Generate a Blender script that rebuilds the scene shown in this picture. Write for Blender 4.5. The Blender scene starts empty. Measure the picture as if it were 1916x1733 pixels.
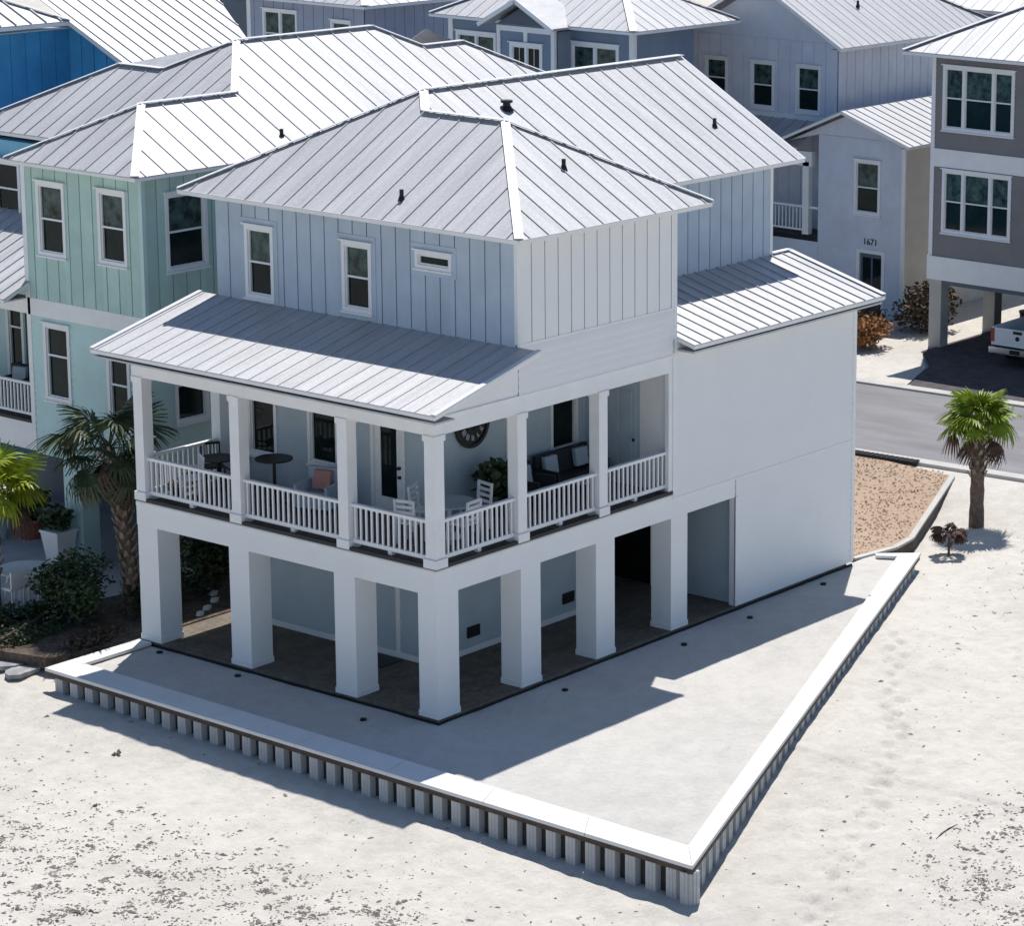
import bpy, bmesh, math, random
import numpy as np
from mathutils import Vector, Matrix, noise
rnd = random.Random(7)
S = bpy.context.scene
COL = S.collection

# ------------------------------------------------------------------ camera
def rot(yaw, pitch, roll):
    f = Vector((math.cos(yaw)*math.cos(pitch), math.sin(yaw)*math.cos(pitch), -math.sin(pitch)))
    r = f.cross(Vector((0, 0, 1))).normalized(); u = r.cross(f)
    c, s = math.cos(roll), math.sin(roll)
    return c*r+s*u, -s*r+c*u, f
CP = (-40.3639, -38.0091, 19.4601)
r_, u_, f_ = rot(CAMYAW := 0.6008, 0.2220, 0.0181)
cam = bpy.data.cameras.new('camera'); co = bpy.data.objects.new('camera', cam); COL.objects.link(co)
m3 = Matrix((r_, u_, -f_)).transposed()
co.matrix_world = Matrix.Translation(CP) @ m3.to_4x4()
cam.sensor_fit = 'HORIZONTAL'; cam.sensor_width = 36.0
cam.lens = 5453.56/1916*36
cam.shift_x = (958-1638.63)/1916; cam.shift_y = (708.91-866.5)/1916
cam.clip_start = 1; cam.clip_end = 3000
S.camera = co

# ------------------------------------------------------------------ light
SUN = Vector((.39, .228, 1)).normalized()
el = math.asin(SUN.z); az = math.atan2(SUN.x, SUN.y)      # azimuth from +y, clockwise
w = bpy.data.worlds.new('World'); S.world = w; w.use_nodes = True
nt = w.node_tree; nt.nodes.clear()
sky = nt.nodes.new('ShaderNodeTexSky'); sky.sky_type = 'NISHITA'; sky.sun_disc = False
sky.sun_elevation = el; sky.sun_rotation = az; sky.air_density = 1.0; sky.dust_density = .2; sky.ozone_density = 3.0
bg = nt.nodes.new('ShaderNodeBackground'); bg.inputs[1].default_value = .088
ow = nt.nodes.new('ShaderNodeOutputWorld')
hs = nt.nodes.new('ShaderNodeHueSaturation'); hs.inputs['Saturation'].default_value = 1.0
nt.links.new(sky.outputs[0], hs.inputs['Color']); nt.links.new(hs.outputs[0], bg.inputs[0]); nt.links.new(bg.outputs[0], ow.inputs[0])
sl = bpy.data.lights.new('sun', 'SUN'); sl.energy = 4.1; sl.angle = math.radians(.5); sl.color = (1, .965, .91)
so = bpy.data.objects.new('sun', sl); COL.objects.link(so)
so.rotation_euler = SUN.to_track_quat('Z', 'Y').to_euler(); so.location = (0, 0, 40)
S.view_settings.view_transform = 'Standard'; S.view_settings.look = 'None'
S.view_settings.exposure = 0.30; S.view_settings.gamma = 1; S.view_settings.use_curve_mapping = False
S.render.engine = 'CYCLES'

# ------------------------------------------------------------------ materials
def mat(name, col, rough=.6, metal=0, var=.08, scale=1.5, bump=0, bscale=30, rand=0, col2=None, stretch=None, spec=.4, fine=.0):
    m = bpy.data.materials.new(name); m.use_nodes = True; t = m.node_tree; n = t.nodes; L = t.links
    b = n['Principled BSDF']; b.inputs['Roughness'].default_value = rough; b.inputs['Metallic'].default_value = metal
    b.inputs['Specular IOR Level'].default_value = spec
    tc = n.new('ShaderNodeTexCoord'); mp = n.new('ShaderNodeMapping'); L.new(tc.outputs['Object'], mp.inputs[0])
    if stretch: mp.inputs['Scale'].default_value = stretch
    nz = n.new('ShaderNodeTexNoise'); nz.inputs['Scale'].default_value = scale; nz.inputs['Detail'].default_value = 6
    nz.inputs['Roughness'].default_value = .62
    L.new(mp.outputs[0], nz.inputs[0])
    rp = n.new('ShaderNodeValToRGB'); L.new(nz.outputs[0], rp.inputs[0])
    c2 = col2 or tuple(max(0, c*(1-var*2)) for c in col); c1 = tuple(min(1, c*(1+var)) for c in col)
    rp.color_ramp.elements[0].position = .3; rp.color_ramp.elements[0].color = (*c2, 1)
    rp.color_ramp.elements[1].position = .68; rp.color_ramp.elements[1].color = (*c1, 1)
    out = rp.outputs[0]
    if fine:
        n2 = n.new('ShaderNodeTexNoise'); n2.inputs['Scale'].default_value = bscale; n2.inputs['Detail'].default_value = 3
        L.new(tc.outputs['Object'], n2.inputs[0])
        mr = n.new('ShaderNodeMapRange'); mr.inputs[1].default_value = .3; mr.inputs[2].default_value = .7
        mr.inputs[3].default_value = 1-fine; mr.inputs[4].default_value = 1+fine*.4; L.new(n2.outputs[0], mr.inputs[0])
        mx = n.new('ShaderNodeMix'); mx.data_type = 'RGBA'; mx.blend_type = 'MULTIPLY'; mx.inputs[0].default_value = 1
        L.new(out, mx.inputs[6]); L.new(mr.outputs[0], mx.inputs[7]); out = mx.outputs[2]
    if rand:
        oi = n.new('ShaderNodeObjectInfo'); mr = n.new('ShaderNodeMapRange')
        mr.inputs[3].default_value = 1-rand; mr.inputs[4].default_value = 1+rand*.5; L.new(oi.outputs['Random'], mr.inputs[0])
        mx = n.new('ShaderNodeMix'); mx.data_type = 'RGBA'; mx.blend_type = 'MULTIPLY'; mx.inputs[0].default_value = 1
        L.new(out, mx.inputs[6]); L.new(mr.outputs[0], mx.inputs[7]); out = mx.outputs[2]
    L.new(out, b.inputs['Base Color'])
    if bump:
        nb = n.new('ShaderNodeTexNoise'); nb.inputs['Scale'].default_value = bscale; nb.inputs['Detail'].default_value = 4
        L.new(tc.outputs['Object'], nb.inputs[0]); bp = n.new('ShaderNodeBump'); bp.inputs['Strength'].default_value = bump
        bp.inputs['Distance'].default_value = .02; L.new(nb.outputs[0], bp.inputs['Height']); L.new(bp.outputs[0], b.inputs['Normal'])
    return m
M = {}
M['white'] = mat('white paint', (.80, .815, .825), .55, var=.012, scale=1.1, bump=.04, bscale=40, fine=.035)
M['trim'] = mat('white trim paint', (.80, .81, .82), .5, var=.03, scale=2)
M['board'] = mat('pale blue grey painted board', (.46, .55, .65), .6, var=.05, scale=1.4, rand=.06)
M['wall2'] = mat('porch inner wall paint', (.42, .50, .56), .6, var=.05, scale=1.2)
for k_, st_ in (('roof', (.5, 2.2, 1)), ('roofx', (.28, 3.2, .3)), ('roofy', (3.2, .28, .3))):
    M[k_] = mat('pale weathered galvalume sheet '+k_, (.50, .50, .515), .55, .42, var=.07, scale=1.5, rand=.05, stretch=st_, fine=.12, bscale=18)
M['roofcap'] = mat('white painted flashing', (.68, .68, .69), .45, var=.03)
M['mint'] = mat('mint green paint', (.44, .62, .57), .6, var=.06, scale=1.2, rand=.07)
M['mintlow'] = mat('pale mint paint', (.52, .70, .69), .6, var=.05, scale=1.2)
M['blue'] = mat('strong blue paint', (.075, .36, .66), .6, var=.08, rand=.08)
M['blue2'] = mat('sky blue paint', (.20, .48, .66), .6, var=.06)
M['lav'] = mat('pale lavender paint', (.62, .65, .73), .6, var=.05)
M['peri'] = mat('periwinkle grey paint', (.33, .37, .47), .6, var=.05)
M['slate'] = mat('slate blue paint', (.20, .26, .35), .6, var=.06)
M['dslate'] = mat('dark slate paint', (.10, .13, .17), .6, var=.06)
M['gray'] = mat('warm grey siding paint', (.225, .215, .22), .6, var=.05)
M['tanwall'] = mat('cream siding paint', (.60, .57, .52), .6, var=.05)
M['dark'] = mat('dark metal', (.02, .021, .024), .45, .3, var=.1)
M['darkwood'] = mat('weathered brown timber', (.085, .062, .048), .8, var=.2, scale=4)
M['deck'] = mat('grey deck boards', (.10, .095, .09), .8, var=.15, scale=3)
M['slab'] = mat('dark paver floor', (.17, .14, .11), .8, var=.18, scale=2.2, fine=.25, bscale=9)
M['glass'] = mat('dark window glass', (.010, .020, .020), .04, var=.3, spec=.14)
M['glassb'] = mat('window glass over a blind', (.06, .10, .09), .10, var=.5, scale=3.5, spec=.2)
M['pile'] = mat('grey vinyl sheet pile', (.50, .51, .52), .6, var=.1, scale=3, rand=.08)
M['capm'] = mat('white concrete coping', (.74, .74, .73), .7, var=.03, scale=2, fine=.04)
M['conc'] = mat('pale concrete', (.50, .485, .46), .8, var=.07, scale=1.2, fine=.08)
M['asphalt'] = mat('sun bleached asphalt', (.235, .228, .237), .85, var=.12, scale=.5, stretch=(2.2, .5, 1), fine=.12, bscale=25)
M['drive'] = mat('dark driveway pavers', (.085, .075, .08), .8, var=.2, scale=1.5, fine=.3, bscale=5)  # dark pavers, darkened further to stand in for the house shadow
M['green'] = mat('green leaf', (.045, .085, .03), .55, var=.35, scale=2, rand=.3)
M['lime'] = mat('bright green palm frond', (.27, .38, .03), .5, var=.3, scale=2, rand=.3)  # the palm's own bright yellow green
M['limy'] = mat('yellow green frond', (.42, .50, .03), .5, var=.3, scale=2, rand=.3)
M['olive'] = mat('olive palm frond', (.055, .085, .035), .5, var=.3, scale=2, rand=.35)
M['dead'] = mat('dead brown frond', (.10, .055, .04), .8, var=.3, scale=3, rand=.3)
M['bark'] = mat('palm bark', (.15, .11, .09), .9, var=.3, scale=6, bump=.5)
M['boot'] = mat('palm leaf stub', (.30, .24, .19), .9, var=.3, scale=6, rand=.3)
M['rust'] = mat('dry brown grass', (.34, .16, .06), .85, var=.35, scale=3)
M['drygrass'] = mat('dry dune scrub', (.12, .085, .055), .85, var=.35, scale=3)
M['stone'] = mat('flat grey stone', (.33, .33, .33), .85, var=.2, scale=4)
M['soil'] = mat('mulched soil', (.13, .10, .075), .95, var=.3, scale=3, fine=.4, bscale=12)
M['red'] = mat('terracotta', (.35, .09, .07), .7)
M['truck'] = mat('white car paint', (.72, .74, .77), .25, var=.01, spec=.6)
M['tyre'] = mat('tyre rubber', (.02, .02, .02), .8)
M['lampred'] = mat('red lens', (.35, .02, .02), .2)
M['chrome'] = mat('chrome bumper', (.75, .76, .78), .2, 1, var=.02)
M['cushion'] = mat('pale blue cushion', (.45, .52, .60), .8)
M['pink'] = mat('coral cushion', (.5, .25, .22), .8)
M['wicker'] = mat('black wicker', (.03, .034, .04), .7)
M['debris'] = mat('dark seaweed wrack', (.18, .17, .14), .9, var=.3, scale=9)
M['seagrass'] = mat('light dry seagrass', (.30, .275, .24), .9, var=.3, scale=9)
M['backing'] = mat('backing painted as recess shade', (.045, .042, .04), .85, var=.2, scale=3)  # shade of the pile recesses painted into this dark colour
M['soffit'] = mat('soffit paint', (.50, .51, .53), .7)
M['glasstop'] = mat('frosted table top', (.35, .42, .46), .2)

def sand(name, base, dark, amt):
    m = bpy.data.materials.new(name); m.use_nodes = True; t = m.node_tree; n = t.nodes; L = t.links
    b = n['Principled BSDF']; b.inputs['Roughness'].default_value = .95; b.inputs['Specular IOR Level'].default_value = .1
    tc = n.new('ShaderNodeTexCoord')
    def nz(scale, det=5, r=.6, st=None):
        x = n.new('ShaderNodeTexNoise'); x.inputs['Scale'].default_value = scale; x.inputs['Detail'].default_value = det
        x.inputs['Roughness'].default_value = r
        if st:
            mp = n.new('ShaderNodeMapping'); mp.inputs['Scale'].default_value = st; L.new(tc.outputs['Object'], mp.inputs[0]); L.new(mp.outputs[0], x.inputs[0])
        else: L.new(tc.outputs['Object'], x.inputs[0])
        return x.outputs[0]
    def rng(s, a, c, d, e):
        r = n.new('ShaderNodeMapRange'); r.inputs[1].default_value = a; r.inputs[2].default_value = c; r.inputs[3].default_value = d; r.inputs[4].default_value = e
        L.new(s, r.inputs[0]); return r.outputs[0]
    def mulv(a, b_):
        k = n.new('ShaderNodeMath'); k.operation = 'MULTIPLY'; L.new(a, k.inputs[0]); L.new(b_, k.inputs[1]); return k.outputs[0]
    broad = rng(nz(.22, 4), .35, .65, .93, 1.04)
    mid = rng(nz(2.2, 7, .78), .3, .7, .84, 1.07)
    speck = rng(nz(7.5, 4, .7, (1, 1.7, 1)), .60, .74, 1.0, 1-amt)
    patch = rng(nz(.5, 3), .42, .62, 0, 1)
    mm = n.new('ShaderNodeMix'); mm.data_type = 'FLOAT'; L.new(patch, mm.inputs[0]); mm.inputs[2].default_value = 1; L.new(speck, mm.inputs[3])
    v = mulv(mulv(broad, mid), mm.outputs[0])
    mx = n.new('ShaderNodeMix'); mx.data_type = 'RGBA'; mx.blend_type = 'MIX'; mx.clamp_factor = False
    mx.inputs[6].default_value = (*dark, 1); mx.inputs[7].default_value = (*base, 1)
    L.new(rng(v, .3, 1, 0, 1), mx.inputs[0]); L.new(mx.outputs[2], b.inputs['Base Color'])
    bp = n.new('ShaderNodeBump'); bp.inputs['Strength'].default_value = .8; bp.inputs['Distance'].default_value = .05
    L.new(nz(7, 6, .7), bp.inputs['Height']); L.new(bp.outputs[0], b.inputs['Normal'])
    return m
M['sand'] = sand('white beach sand', (.60, .566, .515), (.15, .135, .115), .6)
M['yard'] = sand('raked white sand', (.575, .553, .52), (.2, .19, .17), .35)
M['tan'] = sand('tan gravel', (.43, .325, .245), (.19, .11, .07), .32)

# ------------------------------------------------------------------ mesh helpers
class MB:
    def __init__(s): s.v = []; s.f = []
    def add(s, vs, fs):
        k = len(s.v); s.v += [tuple(p) for p in vs]; s.f += [tuple(i+k for i in f) for f in fs]; return s
    def box(s, x0, x1, y0, y1, z0, z1):
        x0, x1 = sorted((x0, x1)); y0, y1 = sorted((y0, y1)); z0, z1 = sorted((z0, z1))
        return s.add([(x, y, z) for z in (z0, z1) for y in (y0, y1) for x in (x0, x1)],
                     [(0, 2, 3, 1), (4, 5, 7, 6), (0, 1, 5, 4), (2, 6, 7, 3), (0, 4, 6, 2), (1, 3, 7, 5)])
    def prism(s, poly, vec):
        n = len(poly); vec = Vector(vec); p = [Vector(q) for q in poly]
        nn = Vector((0, 0, 0))
        for i in range(n): nn += p[i].cross(p[(i+1) % n])
        if nn.dot(vec) < 0: p.reverse()
        return s.add(p+[q+vec for q in p], [tuple(range(n-1, -1, -1)), tuple(range(n, 2*n))] + [(i, (i+1) % n, n+(i+1) % n, n+i) for i in range(n)])
    def beam(s, a, b, wd, h, up=(0, 0, 1)):
        a = Vector(a); b = Vector(b); d = (b-a).normalized(); sd = d.cross(Vector(up))
        if sd.length < 1e-4: sd = d.cross(Vector((1, 0, 0)))
        sd.normalize(); u = sd.cross(d)
        q = [a+sd*x*wd/2+u*y*h/2 for x, y in ((-1, -1), (1, -1), (1, 1), (-1, 1))]
        return s.prism(q, b-a)
    def cyl(s, a, b, r0, r1=None, n=10):
        r1 = r0 if r1 is None else r1; a = Vector(a); b = Vector(b); d = (b-a).normalized()
        x = d.cross(Vector((0, 0, 1)));
        if x.length < 1e-3: x = Vector((1, 0, 0))
        x.normalize(); y = d.cross(x)
        vs = [a+(x*math.cos(t)+y*math.sin(t))*r0 for t in [2*math.pi*i/n for i in range(n)]] + [b+(x*math.cos(t)+y*math.sin(t))*r1 for t in [2*math.pi*i/n for i in range(n)]]
        return s.add(vs, [tuple(range(n-1, -1, -1)), tuple(range(n, 2*n))] + [(i, (i+1) % n, n+(i+1) % n, n+i) for i in range(n)])
    def build(s, name, m, parent=None, smooth=False, loc=None):
        me = bpy.data.meshes.new(name); me.from_pydata(s.v, [], s.f); me.update()
        me.materials.append(M[m] if isinstance(m, str) else m)
        if smooth: me.polygons.foreach_set('use_smooth', [True]*len(me.polygons))
        o = bpy.data.objects.new(name, me); COL.objects.link(o)
        if parent: o.parent = parent
        if loc: o.location = loc
        return o
def thing(name, label, cat, loc=(0, 0, 0), rz=0, group=None):
    o = bpy.data.objects.new(name, None); COL.objects.link(o); o.location = loc; o.rotation_euler = (0, 0, rz)
    o.empty_display_size = .3
    return tag(o, label, cat, group)
def tag(o, label, cat, group=None):
    o['label'] = label; o['category'] = cat
    if group: o['group'] = group
    return o
def struct(o, label=None):
    o['kind'] = 'structure'
    if label: o['label'] = label
    return o
def inst(src, parent=None, loc=None, rot=None, scale=None):
    c = src.copy(); COL.objects.link(c); c.parent = parent
    if loc is not None: c.location = loc
    if rot is not None: c.rotation_euler = rot
    if scale is not None: c.scale = (scale,)*3
    return c
def dup(root, loc, rz, label):
    r = root.copy(); COL.objects.link(r); r.location = loc; r.rotation_euler = (0, 0, rz); r['label'] = label
    for ch in list(root.children):
        c = ch.copy(); COL.objects.link(c); c.parent = r
        for g in ch.children:
            d = g.copy(); COL.objects.link(d); d.parent = c
    return r

# a wall plane: ax 'x' faces -x at x=val with u=y ; ax 'y' faces -y at y=val with u=x ; d = distance outwards
def W(ax, val, u, z, d=0): return (val-d, u, z) if ax == 'x' else (u, val-d, z)
def wbox(mb, ax, val, u0, u1, z0, z1, d0, d1):
    if ax == 'x': return mb.box(val-d1, val-d0, u0, u1, z0, z1)
    return mb.box(u0, u1, val-d1, val-d0, z0, z1)
def cells(u0, u1, z0, z1, holes):
    us = sorted({u0, u1, *[max(u0, min(u1, h[k])) for h in holes for k in (0, 1)]})
    res = []
    for a, b in zip(us[:-1], us[1:]):
        if b-a < 1e-4: continue
        hs = sorted([(h[2], h[3]) for h in holes if h[0] < (a+b)/2 < h[1]])
        z = z0
        for c, d in hs:
            if c > z+1e-4: res.append((a, b, z, min(c, z1)))
            z = max(z, d)
        if z < z1-1e-4: res.append((a, b, z, z1))
    return res
def lap(mb, ax, val, u0, u1, z0, z1, step=.17, dep=.022):
    k = math.floor(z0/step)
    while k*step < z1:
        a = max(z0, k*step); b = min(z1, (k+1)*step)
        if b-a > .005:
            fa = dep*(1-(a-k*step)/step)+.004; fb = dep*(1-(b-k*step)/step)+.004
            q = [W(ax, val, u0, a, fa), W(ax, val, u1, a, fa), W(ax, val, u1, b, fb), W(ax, val, u0, b, fb), W(ax, val, u0, a, 0), W(ax, val, u1, a, 0)]
            mb.add(q, [(3, 2, 1, 0), (0, 1, 5, 4)] if ax == 'x' else [(0, 1, 2, 3), (4, 5, 1, 0)])
        k += 1
def wall(parent, ax, val, u0, u1, z0, z1, m, holes=(), style='plain', thick=.16, name='wall', m2=None, pitch=.406, joined=False, off=0):
    mb = MB()
    for c in cells(u0, u1, z0, z1, holes): wbox(mb, ax, val, *c, -thick, 0)
    if style == 'lap':
        for c in cells(u0, u1, z0, z1, holes): lap(mb, ax, val, *c)
    wo = mb.build(name, m2 or m, parent)
    if style == 'board':
        k = 0; u = u0+off; edges = [u0]
        while u < u1-.05:
            if u > u0+.05: edges.append(u)
            u += pitch
        edges.append(u1); jm = MB()
        for a, b in zip(edges[:-1], edges[1:]):
            q = MB() if not joined else jm
            for c in cells(a+.014, b-.014, z0, z1, holes):
                wbox(q, ax, val, *c, 0, .02)
                if not joined: q.build('board', m, wo); q = MB()
        if joined: jm.build('boards', m, wo)['kind'] = 'stuff'
    return wo
def window(parent, ax, val, u0, u1, z0, z1, blind=True, sash=True, cas=.09, trim='trim', name='window', split=.5, mun=0, mull=(), head=True):
    """u0..z1 = the outer casing. opening must be cut in the wall: opening() below."""
    mb = MB(); a0, a1, b0, b1 = u0+cas, u1-cas, z0+cas, z1-cas
    wbox(mb, ax, val, u0, a0, z0, z1, -.02, .045); wbox(mb, ax, val, a1, u1, z0, z1, -.02, .045)
    wbox(mb, ax, val, a0, a1, b1, z1, -.02, .045); wbox(mb, ax, val, a0, a1, z0, b0, -.02, .045)
    for mu in mull: wbox(mb, ax, val, mu-.045, mu+.045, b0, b1, -.02, .043)
    o = mb.build(name, trim, parent)
    if head: h = MB(); wbox(h, ax, val, u0-.05, u1+.05, z1, z1+.035, -.02, .09); h.build('head_trim', trim, o)
    h = MB(); wbox(h, ax, val, u0-.03, u1+.03, z0-.04, z0, -.02, .08); h.build('sill', trim, o)
    zm = b0+(b1-b0)*split
    s = MB(); k = .035; zt = [b0, b1] + ([zm] if sash else [])
    edges = [a0, *sum([[mu-.045, mu+.045] for mu in mull], []), a1]
    for e0, e1 in zip(edges[::2], edges[1::2]):
        wbox(s, ax, val, e0, e0+k, b0, b1, -.05, .01); wbox(s, ax, val, e1-k, e1, b0, b1, -.05, .01)
        wbox(s, ax, val, e0+k, e1-k, b0, b0+k, -.05, .01); wbox(s, ax, val, e0+k, e1-k, b1-k, b1, -.05, .01)
        if sash: wbox(s, ax, val, e0+k, e1-k, zm-.022, zm+.022, -.05, .016)
        for i in range(mun):
            uu = e0+k+(e1-e0-2*k)*(i+1)/(mun+1); wbox(s, ax, val, uu-.008, uu+.008, (zm+.022) if sash else b0+k, b1-k, -.05, -.01)
        g = MB(); wbox(g, ax, val, e0+k, e1-k, zm+.022 if sash else b0+k, b1-k, -.07, -.03); g.build('pane', 'glassb' if blind else 'glass', o)
        if sash: g = MB(); wbox(g, ax, val, e0+k, e1-k, b0+k, zm-.022, -.08, -.04); g.build('pane', 'glass', o)
    s.build('sash_frame', trim, o)
    return o
def opening(w_, cas=.09): return (w_[0]+cas-.01, w_[1]-cas+.01, w_[2]+cas-.01, w_[3]-cas+.01)
def trimbox(parent, name, m, *b):
    return MB().box(*b).build(name, m, parent)

# ---- standing seam roofs
def clip(poly, n, d):      # keep n.p <= d (2D)
    out = []
    for i in range(len(poly)):
        a, b = poly[i], poly[(i+1) % len(poly)]
        da, db = n[0]*a[0]+n[1]*a[1]-d, n[0]*b[0]+n[1]*b[1]-d
        if da <= 0: out.append(a)
        if da*db < 0:
            t = da/(da-db); out.append((a[0]+(b[0]-a[0])*t, a[1]+(b[1]-a[1])*t))
    return out
def roof_face(parent, poly, sp=.41, m='roof', rib=.024, ribw=.024, joined=False, th=.02, phase=.5):
    p = [Vector(q) for q in poly]; o = p[0]; e = (p[1]-p[0]).normalized()
    n = Vector((0, 0, 0))
    for i in range(len(p)): n += (p[i]-o).cross(p[(i+1) % len(p)]-o)
    n.normalize()
    if n.z < 0: n = -n
    v = n.cross(e)
    if v.z < 0: v = -v
    P2 = [((q-o).dot(e), (q-o).dot(v)) for q in p]
    if m == 'roof': m = 'roofx' if abs(v.x) > abs(v.y) else 'roofy'
    u0 = min(q[0] for q in P2); u1 = max(q[0] for q in P2)
    T = lambda q, h=0: o+e*q[0]+v*q[1]+n*h
    jm = MB(); k = 0; u = u0-sp*phase; made = []
    while u < u1-1e-3:
        a = max(u, u0); b = min(u+sp, u1); u += sp
        if b-a < .01: continue
        c = clip(clip(P2, (1, 0), b), (-1, 0), -a)
        c2 = []
        for q in c:
            if not c2 or math.dist(q, c2[-1]) > 1e-4: c2.append(q)
        if len(c2) > 1 and math.dist(c2[0], c2[-1]) < 1e-4: c2.pop()
        if len(c2) < 3: continue
        mb = jm if joined else MB()
        mb.prism([T(q) for q in c2], n*th)
        if a > u0+1e-3:
            vs = [q[1] for q in c2 if abs(q[0]-a) < 1e-3]
            if vs and max(vs)-min(vs) > .05:
                lo, hi = min(vs), max(vs)
                mb.prism([T((a-ribw/2, lo), th-.004), T((a+ribw/2, lo), th-.004), T((a+ribw/2, hi), th-.004), T((a-ribw/2, hi), th-.004)], n*(rib+.004))
        if not joined: made.append(mb.build('roof_panel', m, parent))
    if joined: jm.build('roof_panels', m, parent)['kind'] = 'stuff'
def caps(parent, segs, name='hip_cap', wd=.19, h=.016, lift=.056, m='roofcap'):
    for a, b in segs:
        a = Vector(a)+Vector((0, 0, lift)); b = Vector(b)+Vector((0, 0, lift))
        MB().beam(a, b, wd, h).build(name, m, parent)
def fascia(parent, segs, h=.075, t=.03, m='trim', drop=.005):
    for a, b in segs:
        a = Vector(a); b = Vector(b); MB().beam(a-Vector((0, 0, h/2+drop)), b-Vector((0, 0, h/2+drop)), t, h).build('fascia', m, parent)

# ------------------------------------------------------------------ ground
def lerp(a, b, t): return a+(b-a)*t
def ss(x): x = max(0., min(1., x)); return x*x*(3-2*x)
def wall_y(x): return -8.62+(x+2.87)*.415     # outer line of the right retaining wall
feet = []
fp = [(11.31, -3.33), (8.98, -4.81), (6.97, -6.08), (6.28, -6.75), (4.87, -7.45), (3.57, -8.16), (1.83, -9.05), (.18, -9.85), (-1.49, -10.45), (-4.4, -11.6)]
acc = 0; side = 1
for a, b in zip(fp[:-1], fp[1:]):
    L_ = math.dist(a, b); d = ((b[0]-a[0])/L_, (b[1]-a[1])/L_); s_ = 0
    while s_ < L_:
        side = -side; feet.append((a[0]+d[0]*s_-d[1]*.13*side+rnd.uniform(-.07, .07), a[1]+d[1]*s_+d[0]*.13*side+rnd.uniform(-.07, .07), d)); s_ += rnd.uniform(.38, .62)
fgrid = {}
for f in feet:
    for i in (-1, 0, 1):
        for j in (-1, 0, 1): fgrid.setdefault((int(f[0]//.5)+i, int(f[1]//.5)+j), []).append(f)
def gz(x, y, fine=True):
    zl = lerp(-.76, -.50, max(0, min(1, (y+8.5)/17))) - .14*ss((-2.9-x)/1.2)
    zr = lerp(-.76, -.46, max(0, min(1, (x+2.7)/6.5)))
    if x > 4: zr = -.42
    zr -= .10*ss((wall_y(x)-y)/2.5)*(1-ss((x-10)/5))
    z = lerp(zr-.10*ss((-2.2-x)/1.2), zl, ss((-1.4-x)/1.2)*ss((y+9.4)/1.2))
    if y > 8.75:
        t = ss((y-8.75)/1.2)*ss((x+3.2)/2); z = lerp(z, lerp(-.3, -.12, ss((x-.2)/1.5)), t)
    z = lerp(z, -.13, ss((x-19.5)/3)) if y < 3 else lerp(z, -.13, ss((x-13)/1.2))
    if fine:
        far = 1 if abs(x) < 60 and abs(y) < 60 else 0
        yin = (-2.2 < x < 15.5 and y > wall_y(x)+.2 and y < 8.7)
        if far and not yin and (x < 23):
            z += (.02+.03*ss((-3.6-x)/2+(-10-y)/3))*(noise.noise((x*.45, y*.45, 1))) + .028*noise.noise((x*1.7, y*1.7, 4)) + .020*noise.noise((x*4.2, y*4.2, 9))
            for (a, b, d) in fgrid.get((int(x//.5), int(y//.5)), ()):
                q = (x-a)*d[0]+(y-b)*d[1]; r = -(x-a)*d[1]+(y-b)*d[0]
                e_ = (q/.19)**2+(r/.12)**2
                if e_ < 4: z += -.10*math.exp(-e_*1.2)+.03*math.exp(-(e_-2.0)**2*1.5)
        if yin: z = min(z, -.35)
    return z
def axis(lo, hi, fl, fh, st):
    a = list(np.arange(fl, fh+1e-6, st)); out = []
    s_ = st; x = fl
    while x > lo: s_ *= 1.35; x -= s_; out.append(x)
    out.reverse(); x = fh; s_ = st; hi_ = []
    while x < hi: s_ *= 1.35; x += s_; hi_.append(x)
    return out+a+hi_
gx = axis(-500, 900, -7.5, 20, .085); gy = axis(-500, 900, -13.5, 11, .085)
vv = [(x, y, gz(x, y)) for y in gy for x in gx]; nx = len(gx)
ff = [(j*nx+i, j*nx+i+1, (j+1)*nx+i+1, (j+1)*nx+i) for j in range(len(gy)-1) for i in range(nx-1)]
gm = MB(); gm.v = vv; gm.f = ff
struct(gm.build('ground', 'sand', smooth=True), 'white beach sand around the retaining wall')
# yard inside the retaining wall
def sheet(name, pts, z, m, label=None, th=.0):
    mb = MB()
    if th: mb.prism([(x, y, z-th) for x, y in pts], (0, 0, th))
    else: mb.add([(x, y, z) for x, y in pts], [tuple(range(len(pts)))])
    return struct(mb.build(name, m), label)
struct_pts = [(-2.25, -8.1), (15.2, -.66), (14.9, -.05), (14.5, .05), (14.5, 8.3), (-1.95, 8.3)]
ym = MB(); NX = 120; NY = 130
vs = []
for j in range(NY+1):
    for i in range(NX+1):
        x = lerp(-2.3, 15.3, i/NX); y0 = max(wall_y(x)+.25, -8.3); y1 = 8.3; y = lerp(y0, y1, (j/NY)**1.3)
        if x > 14.4: y1 = .1; y = lerp(y0, max(y1, y0), j/NY)
        vs.append((x, y, -.1+.014*noise.noise((x*1.1, y*1.1, 0))+.008*noise.noise((x*4, y*4, 3))))
ym.v = vs; ym.f = [(j*(NX+1)+i, j*(NX+1)+i+1, (j+1)*(NX+1)+i+1, (j+1)*(NX+1)+i) for j in range(NY) for i in range(NX)]
struct(ym.build('yard', 'yard', smooth=True), 'smooth raked sand yard between house and retaining wall')
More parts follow.
